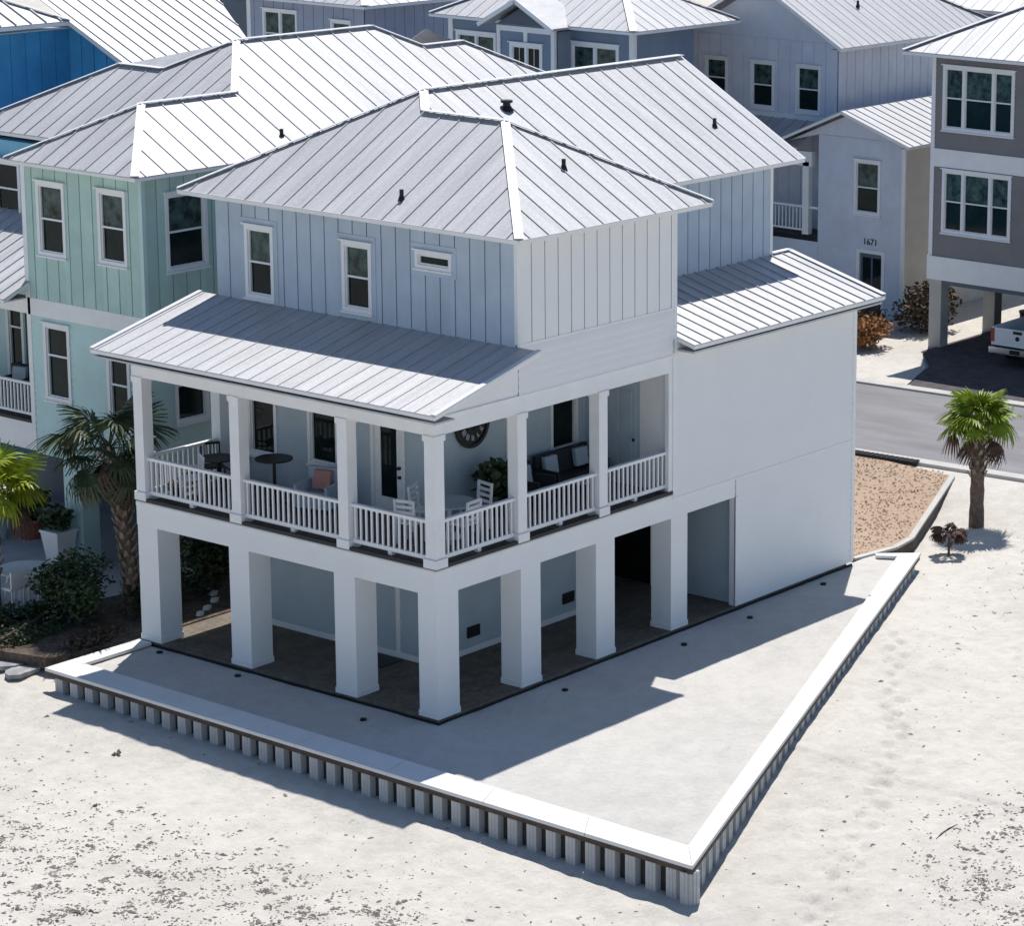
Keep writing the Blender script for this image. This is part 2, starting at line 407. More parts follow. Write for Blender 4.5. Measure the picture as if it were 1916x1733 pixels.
# street side
def rx(y): return 23.45-(y-6)*.082
def rx2(y): return 30.2-(y-11)*.075
sheet('road', [(rx(-120), -120), (rx2(-120), -120), (rx2(200), 200), (rx(200), 200)], -.075, 'asphalt', 'sun bleached grey asphalt road')
for k, (fn, s_) in enumerate(((rx, -1), (rx2, 1))):
    mb = MB(); a = fn(-120); b = fn(200)
    for c0, c1 in ((0, .42),):
        mb.prism([(a+s_*c0, -120, -.2), (a+s_*c1, -120, -.2), (b+s_*c1, 200, -.2), (b+s_*c0, 200, -.2)], (0, 0, .185 if k else .165))
    struct(mb.build('kerb', 'conc'), ['pale concrete kerb on the near side of the road', 'pale concrete kerb on the far side of the road'][k])
sheet('driveway', [(30.9, 9.62), (30.5+.9, -12), (48, -12), (48, 12.0), (35.2, 12.0), (33.4, 10.55)], -.05, 'drive', 'dark paved driveway in front of the grey house')
sheet('sidewalk', [(30.75, 9.8), (33.3, 10.6), (33.9, 11.4), (30.5, 12.4), (24, 90), (22.6, 90)], -.10, 'conc', None) if False else None
bed = [(14.62, .22), (16.0, -.02), (16.93, .12), (22.6, 2.62), (22.95, 5.5), (22.3, 12), (14.45, 12), (14.45, .3)]
sheet('gravel_bed', bed, -.062, 'tan', 'tan gravel bed beside the house')
mb = MB()
for a, b in ((bed[0], bed[1]), (bed[1], bed[2]), (bed[2], bed[3])):
    mb.beam((*a, -.075), (*b, -.075), .15, .06)
struct(mb.build('bed_edging', 'conc'), 'pale concrete edging of the tan gravel bed')
mb = MB()
for a, b in ((bed[0], bed[1]), (bed[1], bed[2]), (bed[2], bed[3])): mb.beam((*a, -.26), (*b, -.26), .09, .30)
struct(mb.build('bed_edging_board', 'darkwood'), 'dark timber board under the edging of the gravel bed')
# pebbles on the tan bed (beyond counting)
pb = MB()
for i in range(4200):
    x = rnd.uniform(14.6, 22.8); y = rnd.uniform(.1, 7)
    lim = .1 if x < 16.9 else .12+(x-16.93)*.44
    if y < lim+.15: continue
    s_ = rnd.uniform(.015, .05); a = rnd.random()*3
    c, d = math.cos(a)*s_, math.sin(a)*s_
    pb.add([(x+c, y+d, -.065), (x-d, y+c, -.065), (x-c, y-d, -.065), (x+d, y-c, -.065), (x, y, -.065+s_*.9)], [(0, 1, 4), (1, 2, 4), (2, 3, 4), (3, 0, 4)])
M['peb'] = mat('brown and tan pebbles', (.42, .30, .215), .9, var=.45, scale=3)
o = pb.build('gravel', 'peb'); o['kind'] = 'stuff'; o['label'] = 'loose tan pebbles scattered on the gravel bed'
# drain strip at road
t = thing('drain_channel', 'long black drain channel at the road end of the gravel bed', 'drain', (23.0, 5.2, -.06))
mb = MB(); mb.beam((.12, -1.1, .03), (-.18, 2.6, .03), .30, .09).build('channel', 'dark', t)
gr_ = MB()
for i in range(24): q = lerp(-1.05, 2.5, i/23); x = lerp(.12, -.18, i/23); gr_.beam((x-.12, q, .085), (x+.12, q, .085), .03, .012)
gr_.build('grate', 'dark', t)

# debris on the sand (beyond counting)
def chips(name, m, n_, dens, smin, smax, label):
    mb = MB(); k = 0; tries = 0
    while k < n_ and tries < n_*60:
        tries += 1
        x = rnd.uniform(-11, 20); y = rnd.uniform(-15, 9)
        if x > -2.7 and y > wall_y(x)-.15: continue
        if rnd.random() > dens(x, y): continue
        s_ = rnd.uniform(smin, smax)*rnd.choice((1, 1, 1, 1.8)); a = rnd.random()*6.3; l = rnd.uniform(.8, 1.7); z = gz(x, y)+.003
        c, d = math.cos(a), math.sin(a); h = s_*rnd.uniform(.3, .7)
        P_ = lambda q, r, w_=0: (x+c*q*s_*l-d*r*s_, y+d*q*s_*l+c*r*s_, z+w_)
        b = rnd.uniform(-.5, .5)
        mb.add([P_(-1, b), P_(-.3, -.5), P_(.5, -.4+b), P_(1, b), P_(.4, .5), P_(-.5, .6), P_(0, .1, h)], [(0, 1, 6), (1, 2, 6), (2, 3, 6), (3, 4, 6), (4, 5, 6), (5, 0, 6)])
        k += 1
    o = mb.build(name, m); o['kind'] = 'stuff'; o['label'] = label
def imgdens(x, y):
    # two drift patches: left front and right front of the lot
    n1 = noise.noise((x*.35, y*.35, 2))
    l = ss((1.02*(-x-5.3)-.10*(y-2)+.55*n1)/2.2)*(1-.8*ss((y-5.5)/3))*(1-ss((x+6.3)/1.5)*ss((-3.0-y)/2))
    r = ss((-y-9.6+.55*(x-1.5)*.9*(-1 if x < 1.5 else .12)*-1+.9*n1-.9*ss((1-x)/3)*2.2)/2.6)*ss((x+1.5)/2.5)
    mid = .05*ss((-3.3-x)/2)+.02*ss((-y-8)/3)+.03*ss((x-8)/4)*ss((-3.5-y+.42*(x-10))/2)
    p = max(0, noise.noise((x*.8+7, y*.8, 5))+.30)*1.5
    q = max(0, noise.noise((x*2.6, y*2.6, 8))+.28)*1.6
    return min(1, (l+r*1.2)*(.35+.65*p)*q+mid*p*q+.002)
chips('seaweed_wrack', 'debris', 15000, imgdens, .008, .024, 'dark bits of dry seaweed strewn on the sand')
chips('dry_seagrass', 'seagrass', 9000, lambda x, y: min(1, imgdens(x, y)*.9+.004),   .014, .040, 'pale bits of dry seagrass strewn on the sand')

# ------------------------------------------------------------------ retaining wall
rw = thing('retaining_wall', 'low sheet pile retaining wall with broad white coping around the sand yard', 'retaining wall', (-2.87, -8.62, -.8))
rw.location = (0, 0, 0)
def quadprism(a, b, c, d, z0, z1, name, m, par): MB().prism([(a[0], a[1], z0), (b[0], b[1], z0), (c[0], c[1], z0), (d[0], d[1], z0)], (0, 0, z1-z0)).build(name, m, par)
A, B_, C_, D_ = (-2.55, 8.66), (-2.9, -8.66), (15.83, -.90), (15.12, -.06)
Ai, Bi, Ci, Di = (-1.87, 8.2), (-2.2, -8.02), (15.25, -.62), (14.98, -.2)
nseg = 7
for k in range(nseg):
    a = k/nseg; b = (k+1)/nseg-.0006; L2 = lambda p, q, t: (lerp(p[0], q[0], t), lerp(p[1], q[1], t))
    quadprism(L2(A, B_, a), L2(A, B_, b), L2(Ai, Bi, b), L2(Ai, Bi, a), -.07, .0, 'coping', 'capm', rw)
    quadprism(L2(B_, C_, a), L2(B_, C_, b), L2(Bi, Ci, b), L2(Bi, Ci, a), -.07, .0, 'coping', 'capm', rw)
quadprism(C_, D_, Di, Ci, -.07, -.001, 'coping', 'capm', rw)
quadprism((-2.5, 8.66), (-.05, 8.62), (-.05, 8.24), (-1.9, 8.25), -.07, -.003, 'coping', 'capm', rw)
for a, b, ins in ((A, B_, (1, 0)), (B_, C_, (-.38, .92))):
    MB().beam((a[0]+ins[0]*.07+(b[0]-a[0])*.002, a[1]+ins[1]*.07+(.02 if a is A else 0), -.125), (b[0]+ins[0]*.07, b[1]+ins[1]*.07+(.06 if a is A else 0), -.125), .10, .10).build('timber_wale', 'darkwood', rw)
MB().beam((-2.45, 8.58, -.12), (-.1, 8.54, -.12), .1, .1).build('timber_wale', 'darkwood', rw)
# one pile: proud pan, two webs, back pan. local x along the wall, -y outwards
pm = MB(); per = .47
prof = [(-.235, .23), (-.125, .13), (-.115, 0), (.115, 0), (.125, .13), (.235, .23)]
for (a, b), (c, d) in list(zip(prof[:-1], prof[1:]))[1:-1]:
    pm.prism([(a, b, -.95), (c, d, -.95), (c, d+.018, -.95), (a, b+.018, -.95)], (0, 0, .80))
for q in (-.04, .04): pm.box(q-.004, q+.004, -.006, .0, -.95, -.16)
pile0 = pm.build('sheet_pile', 'pile', rw)
def run(a, b, inset, skip0=.12):
    L_ = math.dist(a, b); d = ((b[0]-a[0])/L_, (b[1]-a[1])/L_); ang = math.atan2(d[1], d[0]); n_ = int((L_-skip0)/per)
    nrm = (-d[1], d[0])
    for i in range(n_):
        s_ = skip0+per*(i+.5)
        yield (a[0]+d[0]*s_+nrm[0]*inset, a[1]+d[1]*s_+nrm[1]*inset, 0), (0, 0, ang)
first = True
for a, b in ((A, B_), (B_, C_)):
    for loc, r_o in run(a, b, .07, .30 if a is B_ else .1):
        if first: pile0.location = loc; pile0.rotation_euler = r_o; first = False
        else: inst(pile0, rw, loc, r_o)
cp = MB()
for i in range(5):
    a = math.radians(180+ i*22.5); cp.box(-2.72+.16*math.cos(a)-.045, -2.72+.16*math.cos(a)+.045, -8.45+.16*math.sin(a)-.045, -8.45+.16*math.sin(a)+.045, -1.2, -.16)
cp.build('corner_pile', 'pile', rw)
bk = MB(); bk.beam((A[0]+.24, A[1]-.2, -.6), (B_[0]+.24, B_[1]+.4, -.6), .05, .96); bk.beam((B_[0]+.25, B_[1]+.33, -.6), (C_[0]-.2, C_[1]+.17, -.6), .05, .96); bk.build('backing', 'backing', rw)  # dark backing paints the shade between the piles

# ------------------------------------------------------------------ main house
W_, LX, LP, PX = 8.6, 14.23, 7.4, 2.45
h = thing('white_beach_house', 'white three storey beach house on square piers with wraparound corner porch, behind the retaining wall', 'house')
ZD = 3.07
# slab
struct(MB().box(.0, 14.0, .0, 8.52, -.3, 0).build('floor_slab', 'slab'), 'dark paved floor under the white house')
MB().box(-.04, 14.2, -.04, -.001, -.3, -.055).build('slab_edge', 'dark', h); MB().box(-.04, -.001, -.001, 8.55, -.3, -.055).build('slab_edge', 'dark', h)
# piers
def pier(x0, x1, y0, y1, z0=0, z1=2.54, par=h):
    o = MB().box(x0, x1, y0, y1, z0, z1).build('pier', 'white', par)
    MB().box(x0-.015, x1+.015, y0-.015, y1+.015, z0+.001, z0+.12).build('pier_base', 'white', o)
for y0, y1 in ((7.98, 8.58), (5.24, 5.82), (2.22, 2.80)): pier(0, .6, y0, y1)
pier(0, .62, 0, .5)
for x0, x1 in ((2.48, 3.08), (4.84, 5.45), (7.36, 7.93)): pier(x0, x1, 0, .55)
pier(7.36, 7.93, 7.95, 8.5)
# ground floor beam ring + thin trim line
MB().box(0, .6, 0, 8.6, 2.54, ZD).build('beam', 'white', h)
MB().box(.6, 9.65, 0, .55, 2.54, ZD).build('beam', 'white', h)
MB().box(-.012, -.0005, -.012, 8.6, 2.96, 3.05).build('beam_trim', 'trim', h); MB().box(0, 7.4, -.012, -.0005, 2.96, 3.05).build('beam_trim', 'trim', h)
MB().box(.6, 9.65, .55, 8.5, 2.60, 2.74).build('carport_ceiling', 'wall2', h)
# ground floor core
win = (7.25, 7.85, .38, 2.2)
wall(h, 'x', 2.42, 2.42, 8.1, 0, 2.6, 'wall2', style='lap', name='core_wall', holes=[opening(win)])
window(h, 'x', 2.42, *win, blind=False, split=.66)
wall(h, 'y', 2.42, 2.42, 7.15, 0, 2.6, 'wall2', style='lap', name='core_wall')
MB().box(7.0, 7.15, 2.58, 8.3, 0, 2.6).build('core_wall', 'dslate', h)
MB().box(7.15, 9.8, 4.6, 4.7, 0, 2.6).build('passage_shade_panel', 'dark', h)  # added dark panel, paints the deep shade of the passage
MB().box(9.74, 9.84, 2.35, 2.5, 0, 2.6).build('passage_post', 'trim', h)
MB().box(2.385, 2.44, 3.3, 3.42, 0, 2.6).build('corner_board', 'trim', h)
MB().box(2.38, 2.42, 2.42, 8.1, 0, .13).build('skirting', 'trim', h); MB().box(2.42, 7.15, 2.38, 2.42, 0, .13).build('skirting', 'trim', h)
for x0 in (3.46, 6.54):
    v = MB(); v.box(x0, x0+.38, 2.368, 2.40, .34, .58); vo = v.build('wall_vent', 'dark', h)
    q = MB()
    for i in range(4): q.box(x0+.02, x0+.36, 2.352, 2.367, .37+i*.052, .39+i*.052)
    q.build('louvre', 'dark', vo)
# right ground floor wall and side wall
wall(h, 'y', 0, 9.65, LX, 0, 2.95, 'white', style='lap', name='wall')
wall(h, 'x', 9.82, 0.0, 2.35, 0, 2.6, 'wall2', style='lap', name='side_wall', thick=.1)
MB().box(9.84, 9.92, 2.35, 8.4, 0, 2.6).build('passage_shade_panel', 'dark', h)  # second added panel, continues the painted passage shade
wall(h, 'y', 0, LP, LX, 2.99, 6.5, 'white', style='lap', name='wall', holes=[])
MB().box(LP, LX, -.022, .1, 2.95, 2.99).build('band', 'trim', h)
MB().box(9.65, 9.76, -.02, .02, 0, 2.54).build('corner_board', 'trim', h)
MB().box(LX-.1, LX+.02, -.03, .08, 0, 6.5).build('corner_board', 'trim', h)
MB().box(LX-.16, LX, .08, 8.5, 0, 6.5).build('wall', 'white', h)
MB().box(LP, LP+.12, -.022, .02, 3.0, 6.2).build('corner_board', 'trim', h)
MB().box(7.16, LX-.2, 8.3, 8.45, 0, 6.6).build('wall', 'white', h)
# porch deck
dm = MB()
k = 0.02
while k < 2.4: dm.box(k, k+.135, .02, 8.55, 3.03, 3.09); k += .143
k = 2.45
dm2 = MB()
y = .02
while y < 2.35: dm2.box(2.42, 7.4, y, y+.135, 3.03, 3.09); y += .143
o = dm.build('deck_boards', 'deck', h); o['kind'] = 'stuff'; o = dm2.build('deck_boards', 'deck', h); o['kind'] = 'stuff'
MB().box(-.02, .08, -.02, 8.6, 3.075, 3.15).build('deck_gap_shade', 'dark', h); MB().box(.08, 7.4, -.02, .08, 3.075, 3.15).build('deck_gap_shade', 'dark', h)  # black strips paint the shaded gap under the railing
# posts
HB, HT = 5.78, 6.24
def post(x, y, s_=.27):
    o = MB().box(x, x+s_, y, y+s_, 3.16, HB).build('porch_post', 'trim', h)
    MB().box(x-.035, x+s_+.035, y-.035, y+s_+.035, 3.10, 3.28).build('post_base', 'trim', o)
    MB().box(x-.025, x+s_+.025, y-.025, y+s_+.025, HB-.12, HB).build('post_cap', 'trim', o)
PL = [(0, 8.3), (0, 5.42), (0, 2.36), (0, 0)]
for p in PL: post(*p)
PR = [(2.42, 0), (4.96, 0)]
for p in PR: post(*p)
MB().box(LP-.13, LP, 0, .1, 3.1, HB).build('half_post', 'trim', h)
MB().box(2.15, 2.42, 8.3, 8.57, 3.1, HB).build('porch_post', 'trim', h)
post_in = MB().box(7.25, 7.4, .1, .2, 3.1, HB)
# railings
bal = MB().box(-.018, .018, -.018, .018, 3.27, 3.97)
bal0 = [None]
def railing(a, b):
    a = Vector((*a, 0)); b = Vector((*b, 0)); m_ = MB(); Z = Vector((0, 0, 1))
    m_.beam(a+Z*4.0, b+Z*4.0, .10, .06); m_.beam(a+Z*3.26, b+Z*3.26, .06, .08)
    c = (a+b)/2; m_.box(c.x-.05, c.x+.05, c.y-.05, c.y+.05, 3.15, 3.23)
    r = m_.build('railing', 'trim', h); L_ = (b-a).length; n_ = int(L_/.142)
    for i in range(n_):
        p = a.lerp(b, (i+.5)/n_)
        if bal0[0] is None: bal0[0] = bal.build('baluster', 'trim', r); bal0[0].location = p
        else: inst(bal0[0], r, p)
railing((.13, 8.3), (.13, 5.69)); railing((.13, 5.42), (.13, 2.63)); railing((.13, 2.36), (.13, .27))
railing((.27, .13), (2.42, .13)); railing((2.69, .13), (4.96, .13)); railing((5.23, .13), (7.28, .13))
railing((.27, 8.44), (2.15, 8.44))
# porch header
MB().box(0, .26, 0, 8.6, HB, HT+.12).build('header', 'trim', h); MB().box(.26, LP, 0, .26, HB, HT).build('header', 'trim', h)
MB().box(.26, 2.45, 8.34, 8.6, HB, HT).build('header', 'trim', h)
MB().box(-.03, 0, -.03, 8.63, HT-.12, HT).build('header_trim', 'trim', h)
MB().box(.0, LP+6.7, -.028, -.0, 6.10, 6.16).build('header_trim', 'trim', h) if False else MB().box(.0, LP, -.028, -.0, 6.12, 6.16).build('header_trim', 'trim', h)
MB().box(.26, 2.45, .26, 8.34, HT-.06, HT).build('porch_ceiling', 'soffit', h); MB().box(2.45, LP, .26, 2.45, HT-.06, HT).build('porch_ceiling', 'soffit', h)
# porch inner walls
wins = [(6.85, 7.72, 3.75, 5.55), (5.02, 5.92, 3.82, 5.6)]
door = (3.12, 4.62, 3.1, 5.5)
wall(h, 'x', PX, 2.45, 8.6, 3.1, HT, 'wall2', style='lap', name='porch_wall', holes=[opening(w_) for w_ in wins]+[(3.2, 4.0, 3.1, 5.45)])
for w_ in wins: window(h, 'x', PX, *w_, blind=False, split=.70, cas=.08, mun=2)
def pdoor(u0, u1, ax, val, gl=(3.5, 5.1), z0=3.1, z1=5.45, nm='porch_door', leaf='trim'):
    b = MB(); g0, g1 = u0+.17, u1-.17
    for c in cells(u0, u1, z0, z1, [(g0, g1, *gl)]): wbox(b, ax, val, *c, -.06, .0)
    d = b.build(nm, leaf, h)
    g = MB(); wbox(g, ax, val, g0, g1, gl[0], gl[1], -.05, -.02); g.build('door_glass', 'glass', d)
    f = MB(); wbox(f, ax, val, u0-.09, u0, z0, z1+.09, -.02, .035); wbox(f, ax, val, u1, u1+.09, z0, z1+.09, -.02, .035); wbox(f, ax, val, u0, u1, z1, z1+.09, -.02, .035); f.build('door_frame', 'trim', d)
    k_ = MB(); wbox(k_, ax, val, u0+.05, u0+.11, z0+1.0, z0+1.06, 0, .07); wbox(k_, ax, val, u0+.05, u0+.11, z0+.8, z0+.86, 0, .05); k_.build('door_handle', 'dark', d)
pdoor(3.2, 4.0, 'x', PX, gl=(3.45, 5.2))
wins2 = [(4.78, 5.42, 3.65, 5.6), (6.22, 7.12, 3.82, 5.6)]
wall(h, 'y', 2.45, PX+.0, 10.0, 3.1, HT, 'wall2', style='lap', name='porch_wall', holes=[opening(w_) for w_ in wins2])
for w_ in wins2: window(h, 'y', 2.45, *w_, blind=False, split=.74, cas=.07, mun=1)
MB().box(7.4, 7.5, .1, .9, 3.1, HT).build('side_wall', 'white', h)
b = MB(); b.box(7.4, 7.5, .9, 2.44, 3.1, HT); b.build('side_wall', 'wall2', h)
b = MB(); b.box(7.37, 7.40, 1.0, 1.85, 3.12, 5.4); d_ = b.build('panel_door', 'wall2', h)
b = MB(); b.box(7.355, 7.37, 1.1, 1.38, 3.3, 4.1); b.box(7.355, 7.37, 1.48, 1.75, 3.3, 4.1); b.box(7.355, 7.37, 1.1, 1.38, 4.25, 5.2); b.box(7.355, 7.37, 1.48, 1.75, 4.25, 5.2); b.build('door_panel', 'wall2', d_)
MB().box(7.34, 7.37, 1.02, 1.07, 4.1, 4.16).build('door_handle', 'dark', d_)
# upper block
ZB, ZE = 7.1, 9.43
wu = [(6.80, 7.66, 7.22, 8.80), (3.95, 4.80, 7.30, 8.78), (1.72, 2.72, 8.45, 8.82)]
wall(h, 'x', PX, 0.02, 8.55, 6.3, ZE-.08, 'board', holes=[opening(w_, .08) for w_ in wu], style='board', name='upper_wall', m2='dslate')
window(h, 'x', PX, *wu[0], cas=.09); window(h, 'x', PX, *wu[1], cas=.09); window(h, 'x', PX, *wu[2], cas=.08, sash=False, blind=False)
for w_ in wu:    # raised surround boards
    q = MB(); wbox(q, 'x', PX, w_[0]-.12, w_[0]-.001, w_[2]-.13, w_[3]+.15, .02, .034); wbox(q, 'x', PX, w_[1]+.001, w_[1]+.12, w_[2]-.13, w_[3]+.15, .02, .034)
    wbox(q, 'x', PX, w_[0], w_[1], w_[3]+.036, w_[3]+.15, .02, .034); wbox(q, 'x', PX, w_[0], w_[1], w_[2]-.13, w_[2]-.041, .02, .034); q.build('window_surround', 'board', h)
wall(h, 'y', 0, PX, 7.5, 7.20, ZE-.08, M['white'], style='board', name='upper_wall', m2='dslate', off=.41)
MB().box(PX-.025, PX+.07, -.024, .06, 7.2, ZE-.08).build('corner_board', 'trim', h)
MB().box(7.43, 7.52, -.026, .05, 6.5, ZE-.08).build('corner_board', 'trim', h)
MB().box(7.36, 7.52, .0, 2.3, 6.3, ZE-.08).build('upper_wall', 'board', h)
# gable triangle of the porch roof and band (y=0)
g = MB()
xa, za, xb, zb = -.02, 6.16, PX, 6.98
mbx = MB(); wbox(mbx, 'y', 0, PX, 7.45, 6.16, 7.19, -.16, 0); lap(mbx, 'y', 0, PX, 7.45, 6.16, 7.19)
mbx.prism([(.0, -.006, 6.241), (PX, -.006, 6.241), (PX, -.006, 7.09), (0, -.006, 6.49)], (0, .16, 0)); mbx.build('gable_wall', 'white', h)
MB().box(PX-.02, 7.45, -.03, .0, 7.14, 7.20).build('band', 'trim', h)
# wing
WX, SY = 13.95, 2.27
wall(h, 'y', SY, 7.52, WX, 6.6, ZE-.08, 'board', style='board', name='upper_wall', m2='dslate')
MB().box(WX-.08, WX+.03, SY-.03, SY+.05, 6.6, ZE-.08).build('corner_board', 'trim', h)
g = MB(); g.prism([(WX-.16, SY, 6.3), (WX-.16, 8.55, 6.3), (WX-.16, 8.55, ZE), (WX-.16, 5.4, ZE+2.0), (WX-.16, SY, ZE)], (.16, 0, 0)); g.build('upper_wall', 'board', h)
MB().box(PX+.16, WX-.2, 8.4, 8.55, 6.3, ZE-.08).build('upper_wall', 'board', h)
# roofs
p = .565; xe, hw = 1.9, 3.09; ye = -.55; zr = ZE+p*hw; y2 = 1.71; ymn = 5.42; hm = ymn-y2; zm = ZE+p*hm; xm = xe+hm; xr = xe+hw; XG = 14.5; yb = 9.12
rf = MB().box(xe+.05, 8.03, ye+.05, yb-.05, ZE-.085, ZE-.055).build('roof', 'soffit', h)
MB().box(8.03, XG-.05, y2+.05, yb-.05, ZE-.085, ZE-.055).build('soffit', 'soffit', rf)
A1 = (xr, ye+hw, zr); Q = (xr, y2+hw, zr); AM = (xm, ymn, zm); AG = (XG, ymn, zm)
roof_face(rf, [(xe, yb, ZE), (xe, ye, ZE), A1, Q, AM], sp=.56, phase=.3)
roof_face(rf, [(xe, ye, ZE), (xe+2*hw, ye, ZE), A1], sp=.56, phase=.45)
roof_face(rf, [(xe+2*hw, y2, ZE), (XG, y2, ZE), AG, AM, Q], sp=.56, phase=.6)
roof_face(rf, [(8.08, ye, ZE), (8.08, y2, ZE), Q, A1], joined=True)
roof_face(rf, [(XG, yb, ZE), (xe, yb, ZE), AM, AG], joined=True)
caps(rf, [((xe, ye, ZE), A1), ((8.08, ye, ZE), A1), (Q, AM), ((xe, yb, ZE), AM)]); caps(rf, [(A1, Q), (AM, AG)], 'ridge_cap', .22)
caps(rf, [((xe, ye+.02, ZE), (xe, yb, ZE)), ((xe, ye, ZE), (8.08, ye, ZE)), ((8.08, y2, ZE), (XG, y2, ZE)), ((XG, y2, ZE), AG)], 'eave_trim', .05, .02, .012)
fascia(h, [((xe+.02, ye+.02, ZE), (xe+.02, yb, ZE)), ((xe+.02, ye+.02, ZE), (8.06, ye+.02, ZE)), ((8.06, ye+.03, ZE), (8.06, y2, ZE)), ((8.08, y2+.02, ZE), (XG, y2+.02, ZE)), ((XG-.02, y2+.02, ZE), (XG-.02, ymn, zm)), ((XG-.02, yb, ZE), (XG-.02, ymn, zm))])
# porch roof
zt = 7.13; zpe = 6.37; xpe = -.6; o1, o2 = -.6, 9.15
pr = MB().box(xpe+.04, .0, o1+.05, o2-.05, 6.20, 6.235).build('porch_roof', 'soffit', h)
roof_face(pr, [(xpe, o2, zpe), (xpe, o1, zpe), (PX-.001, o1, zt), (PX-.001, o2, zt)], sp=.41, rib=.014, ribw=.016)
fascia(pr, [((xpe+.02, o1+.02, zpe), (xpe+.02, o2, zpe)), ((xpe, o1+.02, zpe), (PX, o1+.02, zt))], h=.07)
caps(pr, [((xpe, o1+.03, zpe), (PX, o1+.03, zt)), ((xpe, o2-.05, zpe), (PX, o2-.05, zt))], 'rake_trim', .12, .03, .035)
MB().prism([(.0, 8.6, 6.2), (PX, 8.6, 6.2), (PX, 8.6, 7.09), (0, 8.6, 6.49)], (0, -.1, 0)).build('gable_wall', 'white', h)
MB().prism([(xpe+.3, o1+.05, 6.21), (PX, o1+.05, 6.96), (PX, o1+.05, 6.92), (xpe+.3, o1+.05, 6.17)], (0, .55, 0)).build('soffit', 'soffit', pr) if False else None
# shed roof over the right wing
SZ, STZ, ys = 6.40, 7.14, -.49
sr = MB().box(7.55, 14.65, ys+.05, 0, 6.22, 6.26).build('shed_roof', 'soffit', h)
roof_face(sr, [(7.53, ys, SZ), (14.72, ys, SZ), (14.72, SY-.001, STZ), (7.53, SY-.001, STZ)], sp=.41, rib=.03)
fascia(sr, [((7.53, ys+.02, SZ), (14.72, ys+.02, SZ)), ((14.70, ys, SZ), (14.70, SY, STZ)), ((7.55, ys, SZ), (7.55, 0, SZ+.13))], h=.08)
caps(sr, [((WX, SY+.02, STZ), (14.72, SY+.02, STZ)), ((14.66, ys, SZ), (14.66, SY, STZ))], 'ridge_cap', .16)
roof_face(sr, [(14.72, 4.9, 6.4), (WX, 4.9, 6.4), (WX, SY+.001, STZ), (14.72, SY+.001, STZ)], joined=True)
g = MB(); g.prism([(LX-.1, 0, 6.4), (LX-.1, 5, 6.4), (LX-.1, SY, 7.1)], (.1, 0, 0)); g.build('gable_wall', 'white', h)
# roof vent pipes
def vent(x, y, z, label, big=False, slope=(1, 0), grp='vent pipes on the pale metal roofs'):
    t = thing('roof_vent', label, 'roof vent', (x, y, z), group=grp)
    r = .085 if big else .045; H = .16 if big else .22
    MB().cyl((0, 0, -.05), (0, 0, H), r, n=12).build('pipe', 'dark', t); MB().cyl((0, 0, -.02), (0, 0, .09), r*1.9, r*1.1, 12).build('boot', 'dark', t)
    if big: MB().cyl((0, 0, H), (0, 0, H+.05), r*1.6, n=12).build('vent_cap', 'dark', t)
vent(2.5, 3.14, 9.78, 'small dark vent pipe on the lower part of the white house roof, facing the sea')
vent(5.07, 1.02, 10.33, 'small dark vent pipe on the triangular end of the white house roof')
vent(12.83, 3.1, 10.21, 'small dark vent pipe near the far right eave of the white house roof')
vent(7.29, 4.55, 11.04, 'wide dark capped vent just below the ridge of the white house roof', True)
vent(7.5, 11.74, 9.71, 'small dark vent pipe on the mint house roof')
# door mat
tag(MB().box(1.65, 2.3, 3.15, 4.1, .002, .02).build('door_mat', 'dark'), 'black door mat on the floor under the white house', 'door mat')

# ------------------------------------------------------------------ porch furniture
def chair(label, x, y, rz, m='trim'):
    t = thing('porch_chair', label, 'chair', (x, y, 3.09), rz, 'white slatted chairs round the corner porch table')
    MB().box(-.23, .23, -.22, .22, .43, .47).build('seat', m, t)
    for sx in (-1, 1):
        MB().beam((sx*.21, .2, 0), (sx*.21, .2, .43), .04, .04).build('leg', m, t)
        MB().beam((sx*.21, -.2, 0), (sx*.21, -.28, .95), .045, .045).build('leg', m, t)
    for k in range(4):
        z = .56+k*.12; MB().beam((-.19, -.225-k*.014, z), (.19, -.225-k*.014, z), .02, .065, (0, 0, 1)).build('back_slat', m, t)
    return t
c0 = chair('white slatted chair between table and house wall, left of the corner post', 2.0, 2.15, math.radians(200))
dup(c0, (1.15, 1.75, 3.09), math.radians(285), 'white slatted chair at the sea side of the round table, leftmost of the four')
dup(c0, (1.72, .85, 3.09), math.radians(5), 'white slatted chair with its back to the right railing')
dup(c0, (2.72, 1.45, 3.09), math.radians(80), 'white slatted chair on the right of the round table, next to the dark plant')
t = thing('porch_table', 'round pale topped table at the corner of the porch', 'table', (1.95, 1.45, 3.09))
MB().cyl((0, 0, .70), (0, 0, .735), .55, n=28).build('tabletop', 'glasstop', t); MB().cyl((0, 0, .05), (0, 0, .70), .05).build('pedestal', 'trim', t); MB().cyl((0, 0, 0), (0, 0, .05), .28, .2, 16).build('base', 'trim', t)
